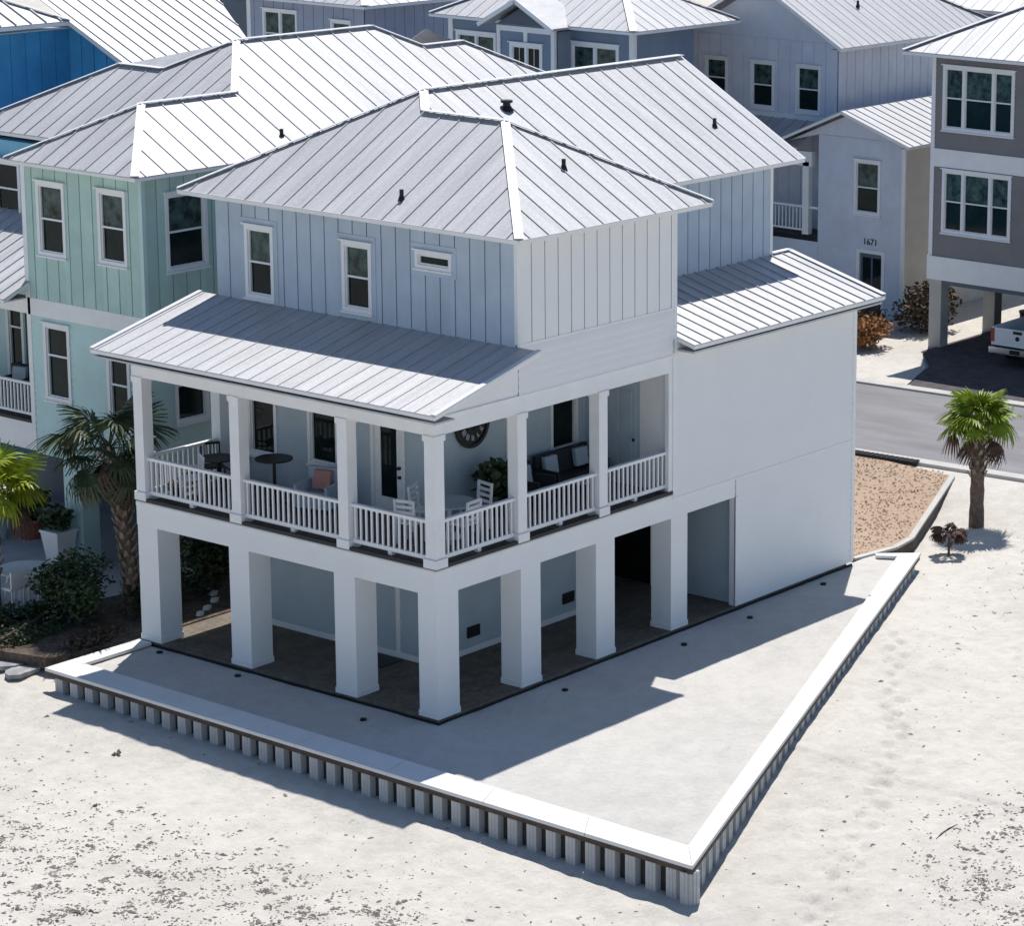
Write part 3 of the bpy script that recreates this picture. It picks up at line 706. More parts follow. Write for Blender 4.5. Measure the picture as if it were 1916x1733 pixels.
# clock
t = thing('wall_clock', 'large round dark skeleton clock on the porch wall', 'clock', (3.7, 2.40, 4.98))
def ring(r0, r1, n=36, th=.03):
    m_ = MB()
    for i in range(n):
        a, b = 2*math.pi*i/n, 2*math.pi*(i+1)/n
        m_.prism([(r0*math.cos(a), 0, r0*math.sin(a)), (r1*math.cos(a), 0, r1*math.sin(a)), (r1*math.cos(b), 0, r1*math.sin(b)), (r0*math.cos(b), 0, r0*math.sin(b))], (0, -th, 0))
    return m_
ring(.44, .52).build('outer_ring', 'dark', t); ring(.13, .17, 24).build('inner_ring', 'dark', t)
m_ = MB(); m_.prism([(.52*math.cos(2*math.pi*i/36), .006, .52*math.sin(2*math.pi*i/36)) for i in range(36)], (0, -.004, 0)).build('clock_back', 'dark', t)
NUM = ['XII', 'I', 'II', 'III', 'IV', 'V', 'VI', 'VII', 'VIII', 'IX', 'X', 'XI']
for i, s_ in enumerate(NUM):
    a = math.radians(90-i*30); nm = MB(); w0 = .026*len(s_)
    def st(u0, v0, u1, v1, wd=.012):
        d = Vector((math.cos(a), 0, math.sin(a))); tt = Vector((math.sin(a), 0, -math.cos(a)))
        P0 = d*(.30+v0*.12)+tt*u0; P1 = d*(.30+v1*.12)+tt*u1
        nm.beam(P0+Vector((0, -.02, 0)), P1+Vector((0, -.02, 0)), .012, wd, (0, 1, 0))
    adv = {'I': .026, 'V': .055, 'X': .055}; tot = sum(adv[c] for c in s_); q = -tot/2
    for c in s_:
        w_ = adv[c]
        if c == 'I': st(q+w_/2, -.5, q+w_/2, .5, .014)
        if c == 'V': st(q+.008, .5, q+w_/2, -.5, .012); st(q+w_-.008, .5, q+w_/2, -.5, .012)
        if c == 'X': st(q+.008, .5, q+w_-.008, -.5, .012); st(q+.008, -.5, q+w_-.008, .5, .012)
        q += w_
    nm.build('numeral', 'cushion', t)
MB().beam((0, -.035, 0), (.16, -.035, .18), .01, .02, (0, 1, 0)).build('hand', 'dark', t); MB().beam((0, -.035, 0), (-.05, -.035, .34), .01, .016, (0, 1, 0)).build('hand', 'dark', t)

# vegetation helpers
def leaves(n_, center, rad, size, droop=.0, seed=1, shape='ell', zmin=-9):
    r = random.Random(seed); mb = MB(); c = Vector(center)
    blobs = [(Vector((r.uniform(-.5, .5)*rad[0], r.uniform(-.5, .5)*rad[1], r.uniform(-.35, .5)*rad[2])), r.uniform(.45, .75)) for _ in range(9)]
    for i in range(n_):
        b, k = r.choice(blobs); d = Vector((r.gauss(0, 1), r.gauss(0, 1), r.gauss(0, 1))).normalized()*(r.random()**.4)
        p = c+b+Vector((d.x*rad[0]*k, d.y*rad[1]*k, d.z*rad[2]*k))
        if p.z < zmin: continue
        a = Vector((r.gauss(0, 1), r.gauss(0, 1), r.gauss(0, .6)-droop)).normalized(); s_ = size*r.uniform(.6, 1.3)
        w_ = a.cross(Vector((r.gauss(0, 1), r.gauss(0, 1), r.gauss(0, 1)))).normalized()
        mb.add([p, p+a*s_*.5+w_*s_*.28, p+a*s_, p+a*s_*.5-w_*s_*.28], [(0, 1, 2, 3)])
    return mb
def shrub(name, label, cat, loc, rad, n_, size, m='green', seed=1, droop=0, group=None):
    t = thing(name, label, cat, loc, group=group)
    leaves(n_, (0, 0, rad[2]*.95), rad, size, droop, seed, zmin=.02).build('foliage', m, t)
    s_ = MB(); r = random.Random(seed)
    for k in range(7): s_.cyl((r.uniform(-.1, .1)*rad[0], r.uniform(-.1, .1)*rad[1], -.05), (r.uniform(-.5, .5)*rad[0], r.uniform(-.5, .5)*rad[1], rad[2]*1.1), .02, .008, 5)
    s_.build('stem', 'bark', t)
    return t
def frond_mesh(pet, R, n_=26, droop=.5, seed=0, spread=2.35):
    """fan frond: local +x outwards, starts at origin"""
    r = random.Random(seed); mb = MB()
    mb.beam((0, 0, 0), (pet*.55, 0, .06), .035, .02); mb.beam((pet*.55, 0, .06), (pet, 0, 0), .025, .018)
    for i in range(n_):
        a = lerp(-spread, spread, (i+.5)/n_)+r.uniform(-.03, .03); l = R*(1-.25*abs(a)/spread)*r.uniform(.85, 1.08)
        d = Vector((math.cos(a), math.sin(a), 0)); sd = Vector((-d.y, d.x, 0)); z0 = -.10*abs(a)/spread
        o = Vector((pet+.10*math.cos(a)*0, 0, 0)); pts = []
        for k, (t_, w_) in enumerate(((.03, .010), (.45, .036), (.78, .022), (1., .003))):
            z = -droop*R*(t_**2)*.55 - (.35*R*max(0, t_-.6)*droop) + z0*t_
            pts.append((o+d*l*t_*(1-.12*droop*t_)+Vector((0, 0, z)), w_))
        vs = []
        for q, w_ in pts: vs += [q+sd*w_+Vector((0, 0, .012)), q-sd*w_-Vector((0, 0, .012))]
        mb.add(vs, [(0, 1, 3, 2), (2, 3, 5, 4), (4, 5, 7, 6)])
    return mb
FR = {}
def frond(kind, m, parent, seed=0, pet=.7, R=.75, droop=.6, n_=26):
    key = (kind, seed)
    if key not in FR:
        FR[key] = frond_mesh(pet, R, n_, droop, seed).build('frond', m, parent); return FR[key]
    c = FR[key].copy(); COL.objects.link(c); c.parent = parent; return c
def palm(name, label, loc, H, r0, crown, lean=(0, 0), seed=0, m='lime', dead=8, nf=26, stubs=60, scale=1.0, bootfrom=.35, group=None, elev=(-20, 80)):
    t = thing(name, label, 'palm tree', loc, group=group); r = random.Random(seed)
    tk = MB(); seg = 14; prev = Vector((0, 0, -.3)); pr_ = r0*1.15
    for k in range(1, seg+1):
        f = k/seg; q = Vector((lean[0]*f*f, lean[1]*f*f, H*f)); rr = r0*(1.05-.12*f)*(1+.06*math.sin(k*2.1)); tk.cyl(prev, q, pr_, rr, 12); prev = q; pr_ = rr
    tko = tk.build('trunk', 'bark', t)
    top = Vector((lean[0], lean[1], H))
    stub = MB().prism([(0, -.05, 0), (0, .05, 0), (.0, .03, .17), (.0, -.03, .17)], (.025, 0, 0)); s0 = None
    for k in range(stubs):
        f = bootfrom+(1-bootfrom)*(k/stubs); a = k*2.4; c_ = Vector((lean[0]*f*f, lean[1]*f*f, H*f))
        pos = c_+Vector((math.cos(a), math.sin(a), 0))*r0*1.0
        if s0 is None: s0 = stub.build('leaf_stub', 'boot', t); o = s0
        else: o = inst(s0, t)
        o.location = pos; o.rotation_euler = (0, math.radians(r.uniform(18, 38)), a)
    for k in range(nf):
        a = k*2.399+r.uniform(-.2, .2); e = math.radians(lerp(elev[0], elev[1], (k/nf)**1.1)+r.uniform(-6, 6))
        o = frond(name+m, m, t, k % 3, crown[0], crown[1], .45+.25*(k % 3))
        o.location = top+Vector((math.cos(a)*.05, math.sin(a)*.05, .05)); o.rotation_euler = (r.uniform(-.5, .5), -e, a); s_ = scale*r.uniform(.8, 1.08); o.scale = (s_,)*3
    for k in range(dead):
        a = k*2*math.pi/max(1, dead)+r.uniform(-.3, .3); e = math.radians(r.uniform(-42, 2))
        o = frond(name+'dead', 'dead', t, k % 2, crown[0]*1.1, crown[1]*.72, 2.0, 15)
        o.location = top+Vector((math.cos(a)*.08, math.sin(a)*.08, -.30)); o.rotation_euler = (r.uniform(-.6, .6), -e, a); o.scale = (scale*.95,)*3
    return t

# porch plants and dark furniture
def potplant(label, x, y, z, pr, ph, pm_, rad, n_, size, leaf='green', seed=3, square=False):
    t = thing('potted_plant', label, 'potted plant', (x, y, z))
    if square:
        a, b = pr*.62, pr
        m_ = MB(); m_.add([(-a, -a, 0), (a, -a, 0), (a, a, 0), (-a, a, 0), (-b, -b, ph), (b, -b, ph), (b, b, ph), (-b, b, ph)], [(3, 2, 1, 0), (4, 5, 6, 7), (0, 1, 5, 4), (1, 2, 6, 5), (2, 3, 7, 6), (3, 0, 4, 7)]); m_.build('pot', pm_, t)
        MB().box(-b-.02, b+.02, -b-.02, b+.02, ph-.06, ph-.001).build('rim', pm_, t)
    else:
        MB().cyl((0, 0, 0), (0, 0, ph), pr*.7, pr, 16).build('pot', pm_, t); MB().cyl((0, 0, ph-.05), (0, 0, ph), pr*1.12, pr*1.12, 16).build('rim', pm_, t)
    leaves(n_, (0, 0, ph+rad[2]*.8), rad, size, 0, seed, zmin=ph-.05).build('foliage', leaf, t)
    return t
potplant('dark leafy plant in a black pot beside the white chairs on the porch', 3.75, 1.75, 3.09, .24, .42, 'dark', (.48, .45, .42), 420, .22, seed=5)
def bench(name, label, cat, x, y, rz, L_, m='wicker', cm='cushion', ncush=2):
    t = thing(name, label, cat, (x, y, 3.09), rz)
    MB().box(-L_/2, L_/2, -.35, .35, .12, .36).build('seat_base', m, t); MB().box(-L_/2, L_/2, .28, .38, .36, .86).build('backrest', m, t)
    for s_ in (-1, 1): MB().box(s_*L_/2-.07*(s_ > 0)*1-.0, s_*L_/2+.07*(s_ < 0), -.35, .3, .36, .60).build('armrest', m, t); MB().box(s_*(L_/2-.08)-.03, s_*(L_/2-.08)+.03, -.3, -.24, 0, .12).build('leg', 'dark', t)
    for k in range(ncush):
        u = lerp(-L_/2+.35, L_/2-.35, k/max(1, ncush-1)) if ncush > 1 else 0
        MB().prism([(u-.2, .2, .45), (u+.2, .2, .45), (u+.2, .26, .82), (u-.2, .26, .82)], (0, -.1, 0)).build('cushion', cm, t)
    return t
bench('wicker_sofa', 'black wicker sofa with pale cushions under the right porch window', 'sofa', 6.3, 1.9, 0, 1.7)
bench('wicker_armchair', 'black wicker armchair with a pale cushion between plant and sofa', 'armchair', 4.85, 1.75, math.radians(12), .78, ncush=1)
t = thing('glass_side_table', 'small glass side table in front of the wicker sofa', 'side table', (5.6, 1.0, 3.09))
MB().box(-.32, .32, -.25, .25, .5, .52).build('tabletop', 'glasstop', t)
for a in (-.28, .28):
    for b in (-.21, .21): MB().box(a-.015, a+.015, b-.015, b+.015, 0, .5).build('leg', 'dark', t)
def bistro(label, x, y, H=.74, R=.36):
    t = thing('bistro_table', label, 'bistro table', (x, y, 3.09))
    MB().cyl((0, 0, H-.03), (0, 0, H), R, n=20).build('tabletop', 'dark', t); MB().cyl((0, 0, .03), (0, 0, H-.03), .035).build('pedestal', 'dark', t)
    for k in range(4): a = k*math.pi/2+.4; MB().beam((0, 0, .06), (math.cos(a)*.28, math.sin(a)*.28, .015), .04, .03).build('foot', 'dark', t)
    return t
bistro('tall dark bistro table in the middle bay of the porch, between the windows', 1.6, 6.1, .98, .40)
bistro('low dark bistro table in the far left bay of the porch', 1.55, 7.75, .74, .38)
def mchair(label, x, y, rz, m='dark', cm=None, grp='dark metal chairs in the left porch bay'):
    t = thing('metal_chair', label, 'chair', (x, y, 3.09), rz, grp)
    MB().box(-.22, .22, -.2, .22, .44, .47).build('seat', cm or m, t)
    for sx in (-1, 1):
        MB().beam((sx*.2, .2, 0), (sx*.2, .2, .44), .03, .03).build('leg', m, t); MB().beam((sx*.2, -.18, 0), (sx*.2, -.26, .92), .03, .03).build('leg', m, t)
        MB().beam((sx*.21, -.22, .66), (sx*.21, .2, .66), .03, .03).build('armrest', m, t)
    MB().beam((-.2, -.26, .9), (.2, -.26, .9), .03, .05).build('top_rail', m, t)
    for k in range(5): MB().beam((-.14+k*.07, -.2, .47), (-.14+k*.07, -.255, .9), .015, .015).build('back_bar', m, t)
    return t
mchair('dark metal chair beside the far left railing of the porch', 1.75, 8.12, math.radians(150))
mchair('dark metal chair near the first inner porch post, right of the low bistro table', 1.45, 7.1, math.radians(-20))
mchair('white metal chair seen through the balusters at the left end of the porch', .75, 7.75, math.radians(60), 'trim', grp='white metal chair')
t = bench('cushioned_armchair', 'armchair with coral and pale cushions in the middle porch bay', 'armchair', 1.75, 4.95, math.radians(-75), .8, 'cushion', 'pink', 1)
potplant('small red flowering plant in a dark pot at the left end of the porch', .6, 8.05, 3.09, .12, .2, 'dark', (.14, .14, .12), 60, .08, 'red', 6)
# hanging fan
t = thing('ceiling_fan', 'pale ceiling fan under the right porch ceiling', 'ceiling fan', (6.4, 1.25, 5.72))
MB().cyl((0, 0, .0), (0, 0, .46), .02).build('rod', 'trim', t); MB().cyl((0, 0, -.08), (0, 0, .05), .11).build('motor', 'trim', t)
for k in range(5): a = k*2*math.pi/5+.3; MB().beam((math.cos(a)*.1, math.sin(a)*.1, 0), (math.cos(a)*.62, math.sin(a)*.62, 0), .13, .012).build('blade', 'trim', t)

# ------------------------------------------------------------------ palms and shrubs
palm('palm_tree', 'palm with bright green crown and hanging brown fronds beside the road', (19.9, .12, -.16), 2.45, .175, (.62, .72), seed=3, m='lime', dead=6, nf=34, stubs=44, bootfrom=.42, scale=.84, elev=(-15, 80))
palm('palm_tree', 'dark olive palm with a rough trunk at the left corner of the white house', (1.3, 10.35, -.2), 3.85, .16, (.85, .85), lean=(-.25, .3), seed=8, m='olive', dead=7, nf=24, stubs=110, bootfrom=.12, scale=.92, elev=(-50, 75))
palm('palm_tree', 'yellow green palm at the left edge in front of the mint house', (-.35, 12.95, -.15), 2.75, .13, (.6, .75), seed=5, m='limy', dead=5, nf=26, stubs=40, bootfrom=.3, elev=(-20, 80))
palm('palm_seedling', 'tiny brown topped palm seedling on the sand in front of the bright green palm', (17.3, -.75, -.40), .5, .03, (.22, .26), seed=6, m='dead', dead=0, nf=10, stubs=4, scale=1.0, elev=(-10, 40))
shrub('shrub', 'large dark green shrub between the olive palm and the mint patio', 'shrub', (.35, 11.0, -.25), (1.15, 1.05, .88), 4200, .12, seed=11)
shrub('shrub', 'dark green shrub at the foot of the olive palm', 'shrub', (1.9, 10.0, -.2), (.9, .7, .65), 2000, .13, seed=12)
shrub('shrub', 'tall dark shrub seen through the first opening under the white house', 'shrub', (3.7, 10.35, -.15), (1.0, .7, 1.1), 2600, .16, seed=13)
shrub('shrub', 'low hedge clump with pale leaves at the left edge beside the white table', 'shrub', (-1.0, 12.0, -.25), (.7, .45, .30), 1100, .11, m='olive', seed=14)
shrub('shrub', 'low green hedge clump left of the large dark shrub', 'shrub', (-.3, 11.75, -.3), (.6, .45, .30), 1000, .10, seed=15)
shrub('ground_cover_plant', 'low dry tufted plant in the bed beside the coping end', 'plant', (-.4, 9.6, -.2), (1.0, .45, .13), 1500, .10, m='drygrass', seed=31)
shrub('ground_cover_plant', 'low olive plant in front of the large dark shrub', 'plant', (-1.2, 10.9, -.22), (.9, .5, .2), 1300, .10, m='olive', seed=32)
shrub('dune_bush', 'rust brown dry bush on the white sand across the road', 'bush', (34.6, 13.8, -.1), (1.0, .8, .5), 2400, .16, m='rust', seed=16)
shrub('dune_bush', 'tall dark scrub bush against the cream side wall across the road', 'bush', (37.9, 13.7, -.1), (1.2, .9, .85), 2000, .18, m='drygrass', seed=17)
shrub('dune_bush', 'dark brown low scrub in front of the lavender house door', 'bush', (36.6, 15.3, -.1), (1.7, 1.2, .42), 2200, .18, m='drygrass', seed=18)
# planting bed, timber edging and flat stones at left
sheet('planting_bed', [(-1.9, 9.35), (-.2, 8.85), (14.3, 8.75), (14.3, 11.3), (2.9, 11.4), (1.5, 12.3), (-2.4, 11.4)], -.10, 'soil', 'mulched planting bed between the two houses', th=.25)
sheet('patio', [(-1.6, 12.4), (.6, 11.9), (2.8, 11.5), (9, 11.5), (9, 22), (-5, 22)], -.085, 'conc', 'pale concrete patio in front of the mint house')
e_ = thing('timber_edging', 'dark timber edging board along the planting bed at the left', 'garden edging', (-.8, 11.2, -.2))
MB().beam((-1.5, -.55, .1), (1.2, .5, .1), .09, .32).build('edging_board', 'darkwood', e_)
for k, (x, y, s_) in enumerate(((-2.0, 10.3, .62), (-1.25, 10.45, .5), (-.75, 10.35, .4), (-2.3, 9.75, .45))):
    r = random.Random(k+40); n_ = 9; pts = [(s_*math.cos(2*math.pi*i/n_)*r.uniform(.8, 1.1), s_*.6*math.sin(2*math.pi*i/n_)*r.uniform(.8, 1.1), 0) for i in range(n_)]
    lab = ['largest flat grey stone at the left edge', 'middle flat grey stone left of the coping', 'small flat grey stone nearest the shrub', 'flat grey stone nearest the open sand at the left'][k]
    tag(MB().prism(pts, (0, 0, .09)).build('flat_stone', 'stone', loc=(x, y, gz(x, y, False)+.02)), lab, 'stone', 'flat grey stones at the left corner')
for k, (x, y) in enumerate(((2.5, 9.3), (3.0, 9.6), (3.35, 10.0), (2.1, 9.1))):
    r = random.Random(k+60)
    tag(MB().prism([(.10*math.cos(i*.9+k)*r.uniform(.8,1.2), .08*math.sin(i*.9+k), 0) for i in range(7)], (.02, 0, .08)).build('pale_stone', 'capm', loc=(x, y, -.1)), ['pale stone in the middle of the shrub bed', 'pale stone beside the dark shrub', 'pale stone furthest under the shrub', 'pale stone nearest the house slab'][k]+' behind the first pier', 'stone', 'pale stones in the bed behind the first pier')
# dark litter and stick on the sand, small lights on the yard
for k, (x, y, s_, lab) in enumerate(((-3.95, 4.89, .13, 'largest dark clump of seaweed lying on the left sand'), (-5.91, 3.21, .08, 'smaller dark clump of seaweed nearer the bottom left'))):
    b = MB(); r = random.Random(k)
    for i in range(9): q = (r.uniform(-1, 1)*s_, r.uniform(-.5, .5)*s_); b.cyl((q[0], q[1], 0), (q[0]+r.uniform(-.05, .05), q[1]+r.uniform(-.05, .05), s_*.45), s_*.35, s_*.12, 7)
    tag(b.build('seaweed_clump', 'debris', loc=(x, y, gz(x, y)-.01)), lab, 'seaweed')
b = MB(); pts = [(-.55, -.08), (-.25, .0), (.05, .03), (.3, .0), (.5, .14)]
for a, c in zip(pts[:-1], pts[1:]): b.cyl((a[0], a[1], .015), (c[0], c[1], .02), .013, n=6)
tag(b.build('stick', 'darkwood', loc=(2.54, -10.44, gz(2.54, -10.44)+.0)), 'thin curved dark stick lying on the right sand', 'stick')
yl = [(-.24, 7.78, 'nearest the left end of the coping'), (-.32, 5.33, 'in front of the second pier'), (-.7, 1.37, 'in front of the corner pier'), (3.1, -.62, 'just right of the corner pier'),
      (6.99, -.66, 'in front of the last pier'), (9.4, -.62, 'where the closed side wall begins'), (12.51, -.4, 'nearest the far wall end')]
for k, (x, y, lab) in enumerate(yl):
    t = thing('ground_light', 'small dark fixture in the sand, '+lab, 'ground light', (x, y, -.1), group='small dark fixtures set in the yard sand')
    MB().cyl((0, 0, -.03), (0, 0, .035), .07, n=12).build('housing', 'dark', t); MB().cyl((0, 0, .035), (0, 0, .045), .05, n=12).build('lens', 'glass', t)

# ------------------------------------------------------------------ mint house
mh = thing('mint_house', 'pale mint green house with white trimmed windows, left of the white house', 'house')
MX, MY = 2.98, 11.48
mw = [(14.02, 14.98, 7.2, 8.92), (11.98, 12.92, 7.24, 8.95)]
wall(mh, 'x', MX, MY, 15.45, 6.15, 9.3, 'mint', style='board', name='upper_wall', m2='slate', holes=[opening(q) for q in mw])
for q in mw: window(mh, 'x', MX, *q)
mwy = [(3.62, 4.86, 7.1, 8.9)]
wall(mh, 'y', MY, MX, 18.5, 6.15, 9.3, 'mint', style='board', name='upper_wall', m2='slate', holes=[opening(q) for q in mwy])
for q in mwy: window(mh, 'y', MY, *q)
MB().box(MX-.028, MX+.08, MY-.028, MY+.08, 6.15, 9.3).build('corner_board', 'mintlow', mh); MB().box(MX-.03, MX+.03, 15.36, 15.5, 2.5, 9.3).build('corner_board', 'trim', mh)
MB().box(MX-.03, MX+.1, MY-.03, 15.45, 5.75, 6.15).build('band', 'trim', mh)
lw = [(14.05, 14.95, 3.8, 5.62), (12.05, 12.82, 3.3, 5.3)]
wall(mh, 'x', MX, MY, 15.4, 2.45, 5.75, 'mintlow', style='lap', holes=[opening(q) for q in lw])
for q in lw: window(mh, 'x', MX, *q, blind=False, split=.6)
lwy = [(3.72, 4.72, 3.55, 4.55)]
wall(mh, 'y', MY, MX, 18.5, 2.45, 6.15, 'mintlow', style='lap', holes=[opening(q) for q in lwy])
for q in lwy: window(mh, 'y', MY, *q, blind=False, sash=False)
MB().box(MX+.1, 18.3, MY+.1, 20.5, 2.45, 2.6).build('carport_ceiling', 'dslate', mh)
MB().box(5.4, 18.2, 15.45, 20.5, 2.6, 9.2).build('body', 'blue2', mh); MB().box(6.5, 18.2, 12.4, 20, -.1, 2.45).build('core_wall', 'dslate', mh)  # core wall is dark to paint the shade between the piers
MB().box(MX+.2, 5.4, 15.2, 15.4, 2.6, 9.2).build('side_wall', 'mintlow', mh)
for a in ((MX, MX+.5, 13.9, 14.5), (MX, MX+.5, 11.48, 12.0), (MX, MX+.5, 17.3, 17.9), (5.6, 6.1, 11.48, 12.0), (9, 9.5, 11.48, 12)):
    MB().box(*a, -.1, 2.45).build('pier', 'mintlow', mh)
q = (18.35, 19.35, 7.35, 8.75); window(mh, 'x', 5.28, *q, blind=False)
MB().box(5.36, 5.4, 15.4, 21, 3.14, 6.3).build('porch_wall', 'mintlow', mh)
MB().box(MX-.03, MX+.25, 15.5, 21, 2.5, 3.15).build('beam', 'trim', mh); MB().box(MX-.05, MX+.1, 15.5, 21, 3.15, 3.22).build('deck_gap_shade', 'dark', mh)  # black strip again paints the shaded gap above the beam
MB().box(MX, 5.4, 15.4, 21, 3.0, 3.14).build('porch_floor', 'deck', mh); MB().box(MX, MX+.25, 15.5, 21, 5.75, 6.1).build('header', 'trim', mh)
MB().box(MX, MX+.22, 18.3, 18.52, 3.15, 5.75).build('porch_post', 'trim', mh)
r = MB(); r.box(MX+.05, MX+.13, 15.5, 18.3, 4.02, 4.08); r.box(MX+.05, MX+.12, 15.5, 18.3, 3.3, 3.36); ro = r.build('railing', 'trim', mh)
for k in range(22): o = inst(bal0[0], ro, (MX+.09, 15.6+k*.122, 0.03))
window(mh, 'x', 5.26, 18.45, 19.1, 3.2, 5.3, blind=False, split=.7)
bench('rocking_chair', 'dark chair with a pale cushion on the mint house porch at the left edge', 'armchair', 4.3, 17.7, math.radians(-80), .7, 'wicker', 'cushion', 1)
# mint roofs
p = .555; ZM = 9.4; e1 = 2.5; ey = 11.12; hb = 2.19; xL = 5.35
mr = MB().box(e1+.05, 18.9, ey+.05, ey+2*hb-.05, 9.31, 9.34).build('roof', 'soffit', mh)
MB().box(xL+.05, 18.9, ey+2*hb, 20.6, 9.31, 9.34).build('soffit', 'soffit', mr)
zs_ = ZM+p*hb; yb_ = ey+hb
XS = xL+hb                      # where small ridge meets the big hip
ybig = 15.05; zbig = ZM+p*(ybig-ey); XB = xL+(ybig-ey)
XR1 = 13.95; XE = 18.9
pA = (e1+hb, yb_, zs_); pB = (XS, yb_, zs_); pC = (XB, ybig, zbig); pD = (XR1, ybig, zbig)
z2 = 11.08; y2_ = ey+(z2-ZM)/p; pE = (XR1+(zbig-z2)/p, y2_, z2); pF = (16.35, y2_, z2); pG = (16.35+(z2-ZM)/p, ey, ZM)
roof_face(mr, [(e1, ey, ZM), pG, pF, pE, pD, pC, pB, pA], sp=.6, phase=.5)
roof_face(mr, [(e1, ey+2*hb, ZM), (e1, ey, ZM), pA], sp=.5, phase=.5)
yQ = 16.3; zQ = zbig-(yQ-ybig)*p; pQ = (xL+(zQ-ZM)/p, yQ, zQ); y3 = 17.85; pQ2 = (pQ[0], y3, zQ); yfar = y3+(zQ-ZM)/p
roof_face(mr, [(xL, yfar, ZM), (xL, ey+2*hb, ZM), pB, pC, pQ, pQ2], sp=.5, phase=.4)
roof_face(mr, [(xL, ey+2*hb, ZM), (e1, ey+2*hb, ZM), pA, pB], joined=True)
roof_face(mr, [(XE, yfar, ZM), (xL, yfar, ZM), pQ2, (12, y3, zQ)], joined=True)
roof_face(mr, [(XE, ey, ZM), (XE, yfar, ZM), (XE-3, ybig, zbig-.2)], joined=True)
MB().add([pQ, pC, pD, (XR1, y3, zQ), pQ2], [(0, 1, 2, 3, 4)]).build('back_slope', 'roof', mr)
caps(mr, [((e1, ey, ZM), pA), (pB, pC), ((e1, ey+2*hb, ZM), pA), (pC, pQ), (pQ2, (xL, yfar, ZM)), (pD, pE), (pF, pG)]); caps(mr, [(pA, pB), (pC, pD), (pQ, pQ2), (pE, pF)], 'ridge_cap', .22)
fascia(mh, [((e1+.02, ey, ZM), (e1+.02, ey+2*hb, ZM)), ((e1, ey+.02, ZM), (17, ey+.02, ZM)), ((xL+.02, ey+2*hb, ZM), (xL+.02, yfar, ZM))])
pr = MB().box(2.3, 2.98, 15.6, 21, 6.08, 6.12).build('porch_roof', 'soffit', mh)
roof_face(pr, [(2.2, 21.2, 6.2), (2.2, 15.35, 6.2), (5.39, 15.35, 7.55), (5.39, 21.2, 7.55)], rib=.03)
fascia(pr, [((2.22, 15.35, 6.2), (2.22, 21.2, 6.2)), ((2.2, 15.37, 6.2), (2.95, 15.37, 6.52))])
# patio things
t = thing('patio_table', 'round pale patio table on the mint house patio at the left edge', 'table', (.5, 12.95, -.08))
MB().cyl((0, 0, .70), (0, 0, .74), .62, n=30).build('tabletop', 'trim', t)
for k in range(4): a = k*math.pi/2+.6; MB().beam((math.cos(a)*.5, math.sin(a)*.5, 0), (math.cos(a)*.35, math.sin(a)*.35, .70), .05, .05).build('leg', 'trim', t)
def stool(label, x, y, square=False):
    t = thing('patio_stool', label, 'stool', (x, y, -.08), group='white seats beside the round patio table')
    (MB().box(-.26, .26, -.24, .24, .44, .5) if square else MB().cyl((0, 0, .44), (0, 0, .5), .24, n=18)).build('seat', 'trim', t)
    for a in (-.16, .16):
        for b_ in (-.16, .16): MB().box(a-.02, a+.02, b_-.02, b_+.02, 0, .44).build('leg', 'trim', t)
    if square: MB().box(-.26, .26, -.27, -.23, .5, .88).build('backrest', 'trim', t)
stool('white square chair in front of the round patio table', .0, 12.75, True)
stool('white round stool right of the square patio chair', .62, 12.62)
stool('small pale stool nearest the dark shrub', .98, 12.45)
potplant('tall white tapered planter with a dark plant beside the mint pier', 2.6, 14.3, -.08, .30, .95, 'trim', (.42, .42, .28), 420, .16, seed=21, square=True)
potplant('terracotta pot with a dark plant under the mint house', 3.9, 16.9, -.08, .34, .5, 'red', (.5, .5, .35), 320, .18, seed=22)

# ------------------------------------------------------------------ blue house
bh = thing('blue_house', 'bright blue house with a broad pale metal roof at the top left', 'house', (12, 26, 0)); bh.location = (0, 0, 0)
MB().prism([(12.5, 20.9, -.1), (12.5, 25.0, -.1), (12.5, 25.0, 11.3), (12.5, 20.9, 9.5)], (.2, 0, 0)).build('wall', 'blue', bh)
for k in range(8): y = 21.0+k*.5; MB().box(12.47, 12.5, y, y+.46, 5, 9.38+.45*(y-20.4)).build('board', 'blue', bh)
wall(bh, 'y', 25.0, 3.0, 12.5, -.1, 11.1, 'blue', style='board', name='wall', m2='blue', pitch=.5)
MB().box(12.6, 15.8, 20.95, 29, -.1, 9.3).build('body', 'blue', bh); MB().box(3.1, 12.4, 25.1, 34, -.1, 11).build('body', 'blue', bh)
Y0 = 20.4; pb_ = .45; RZ = lambda y: 9.4+pb_*(y-Y0)
br = MB().box(12.1, 15.9, Y0+.05, 21, 9.25, 9.3).build('roof', 'soffit', bh)
roof_face(br, [(12.0, Y0, 9.4), (15.9, Y0, 9.4), (19.75, 29.5, RZ(29.5)), (12.0, 29.5, RZ(29.5))], sp=.45, rib=.035)
MB().prism([(12.02, Y0+.2, 9.33), (12.02, 24.4, RZ(24.4)-.07), (12.02, 24.4, RZ(24.4)-.1), (12.02, Y0+.2, 9.30)], (.5, 0, 0)).build('soffit', 'soffit', br)
fascia(bh, [((12.02, Y0, 9.4), (12.02, 24.4, RZ(24.4)))], h=.10)
ze = RZ(24.4)
roof_face(br, [(3.0, 24.4, ze), (12.05, 24.4, ze), (12.05-3.6, 28, ze+1.62), (3.0, 28, ze+1.62)], sp=.5, rib=.05)
caps(br, [((12.05, 24.4, ze), (12.05-3.6, 28, ze+1.62))], wd=.25)
fascia(bh, [((3, 24.42, ze), (12.05, 24.42, ze))], h=.10)
MB().box(3, 12.4, 24.5, 25, ze-.2, ze-.17).build('soffit', 'soffit', br)

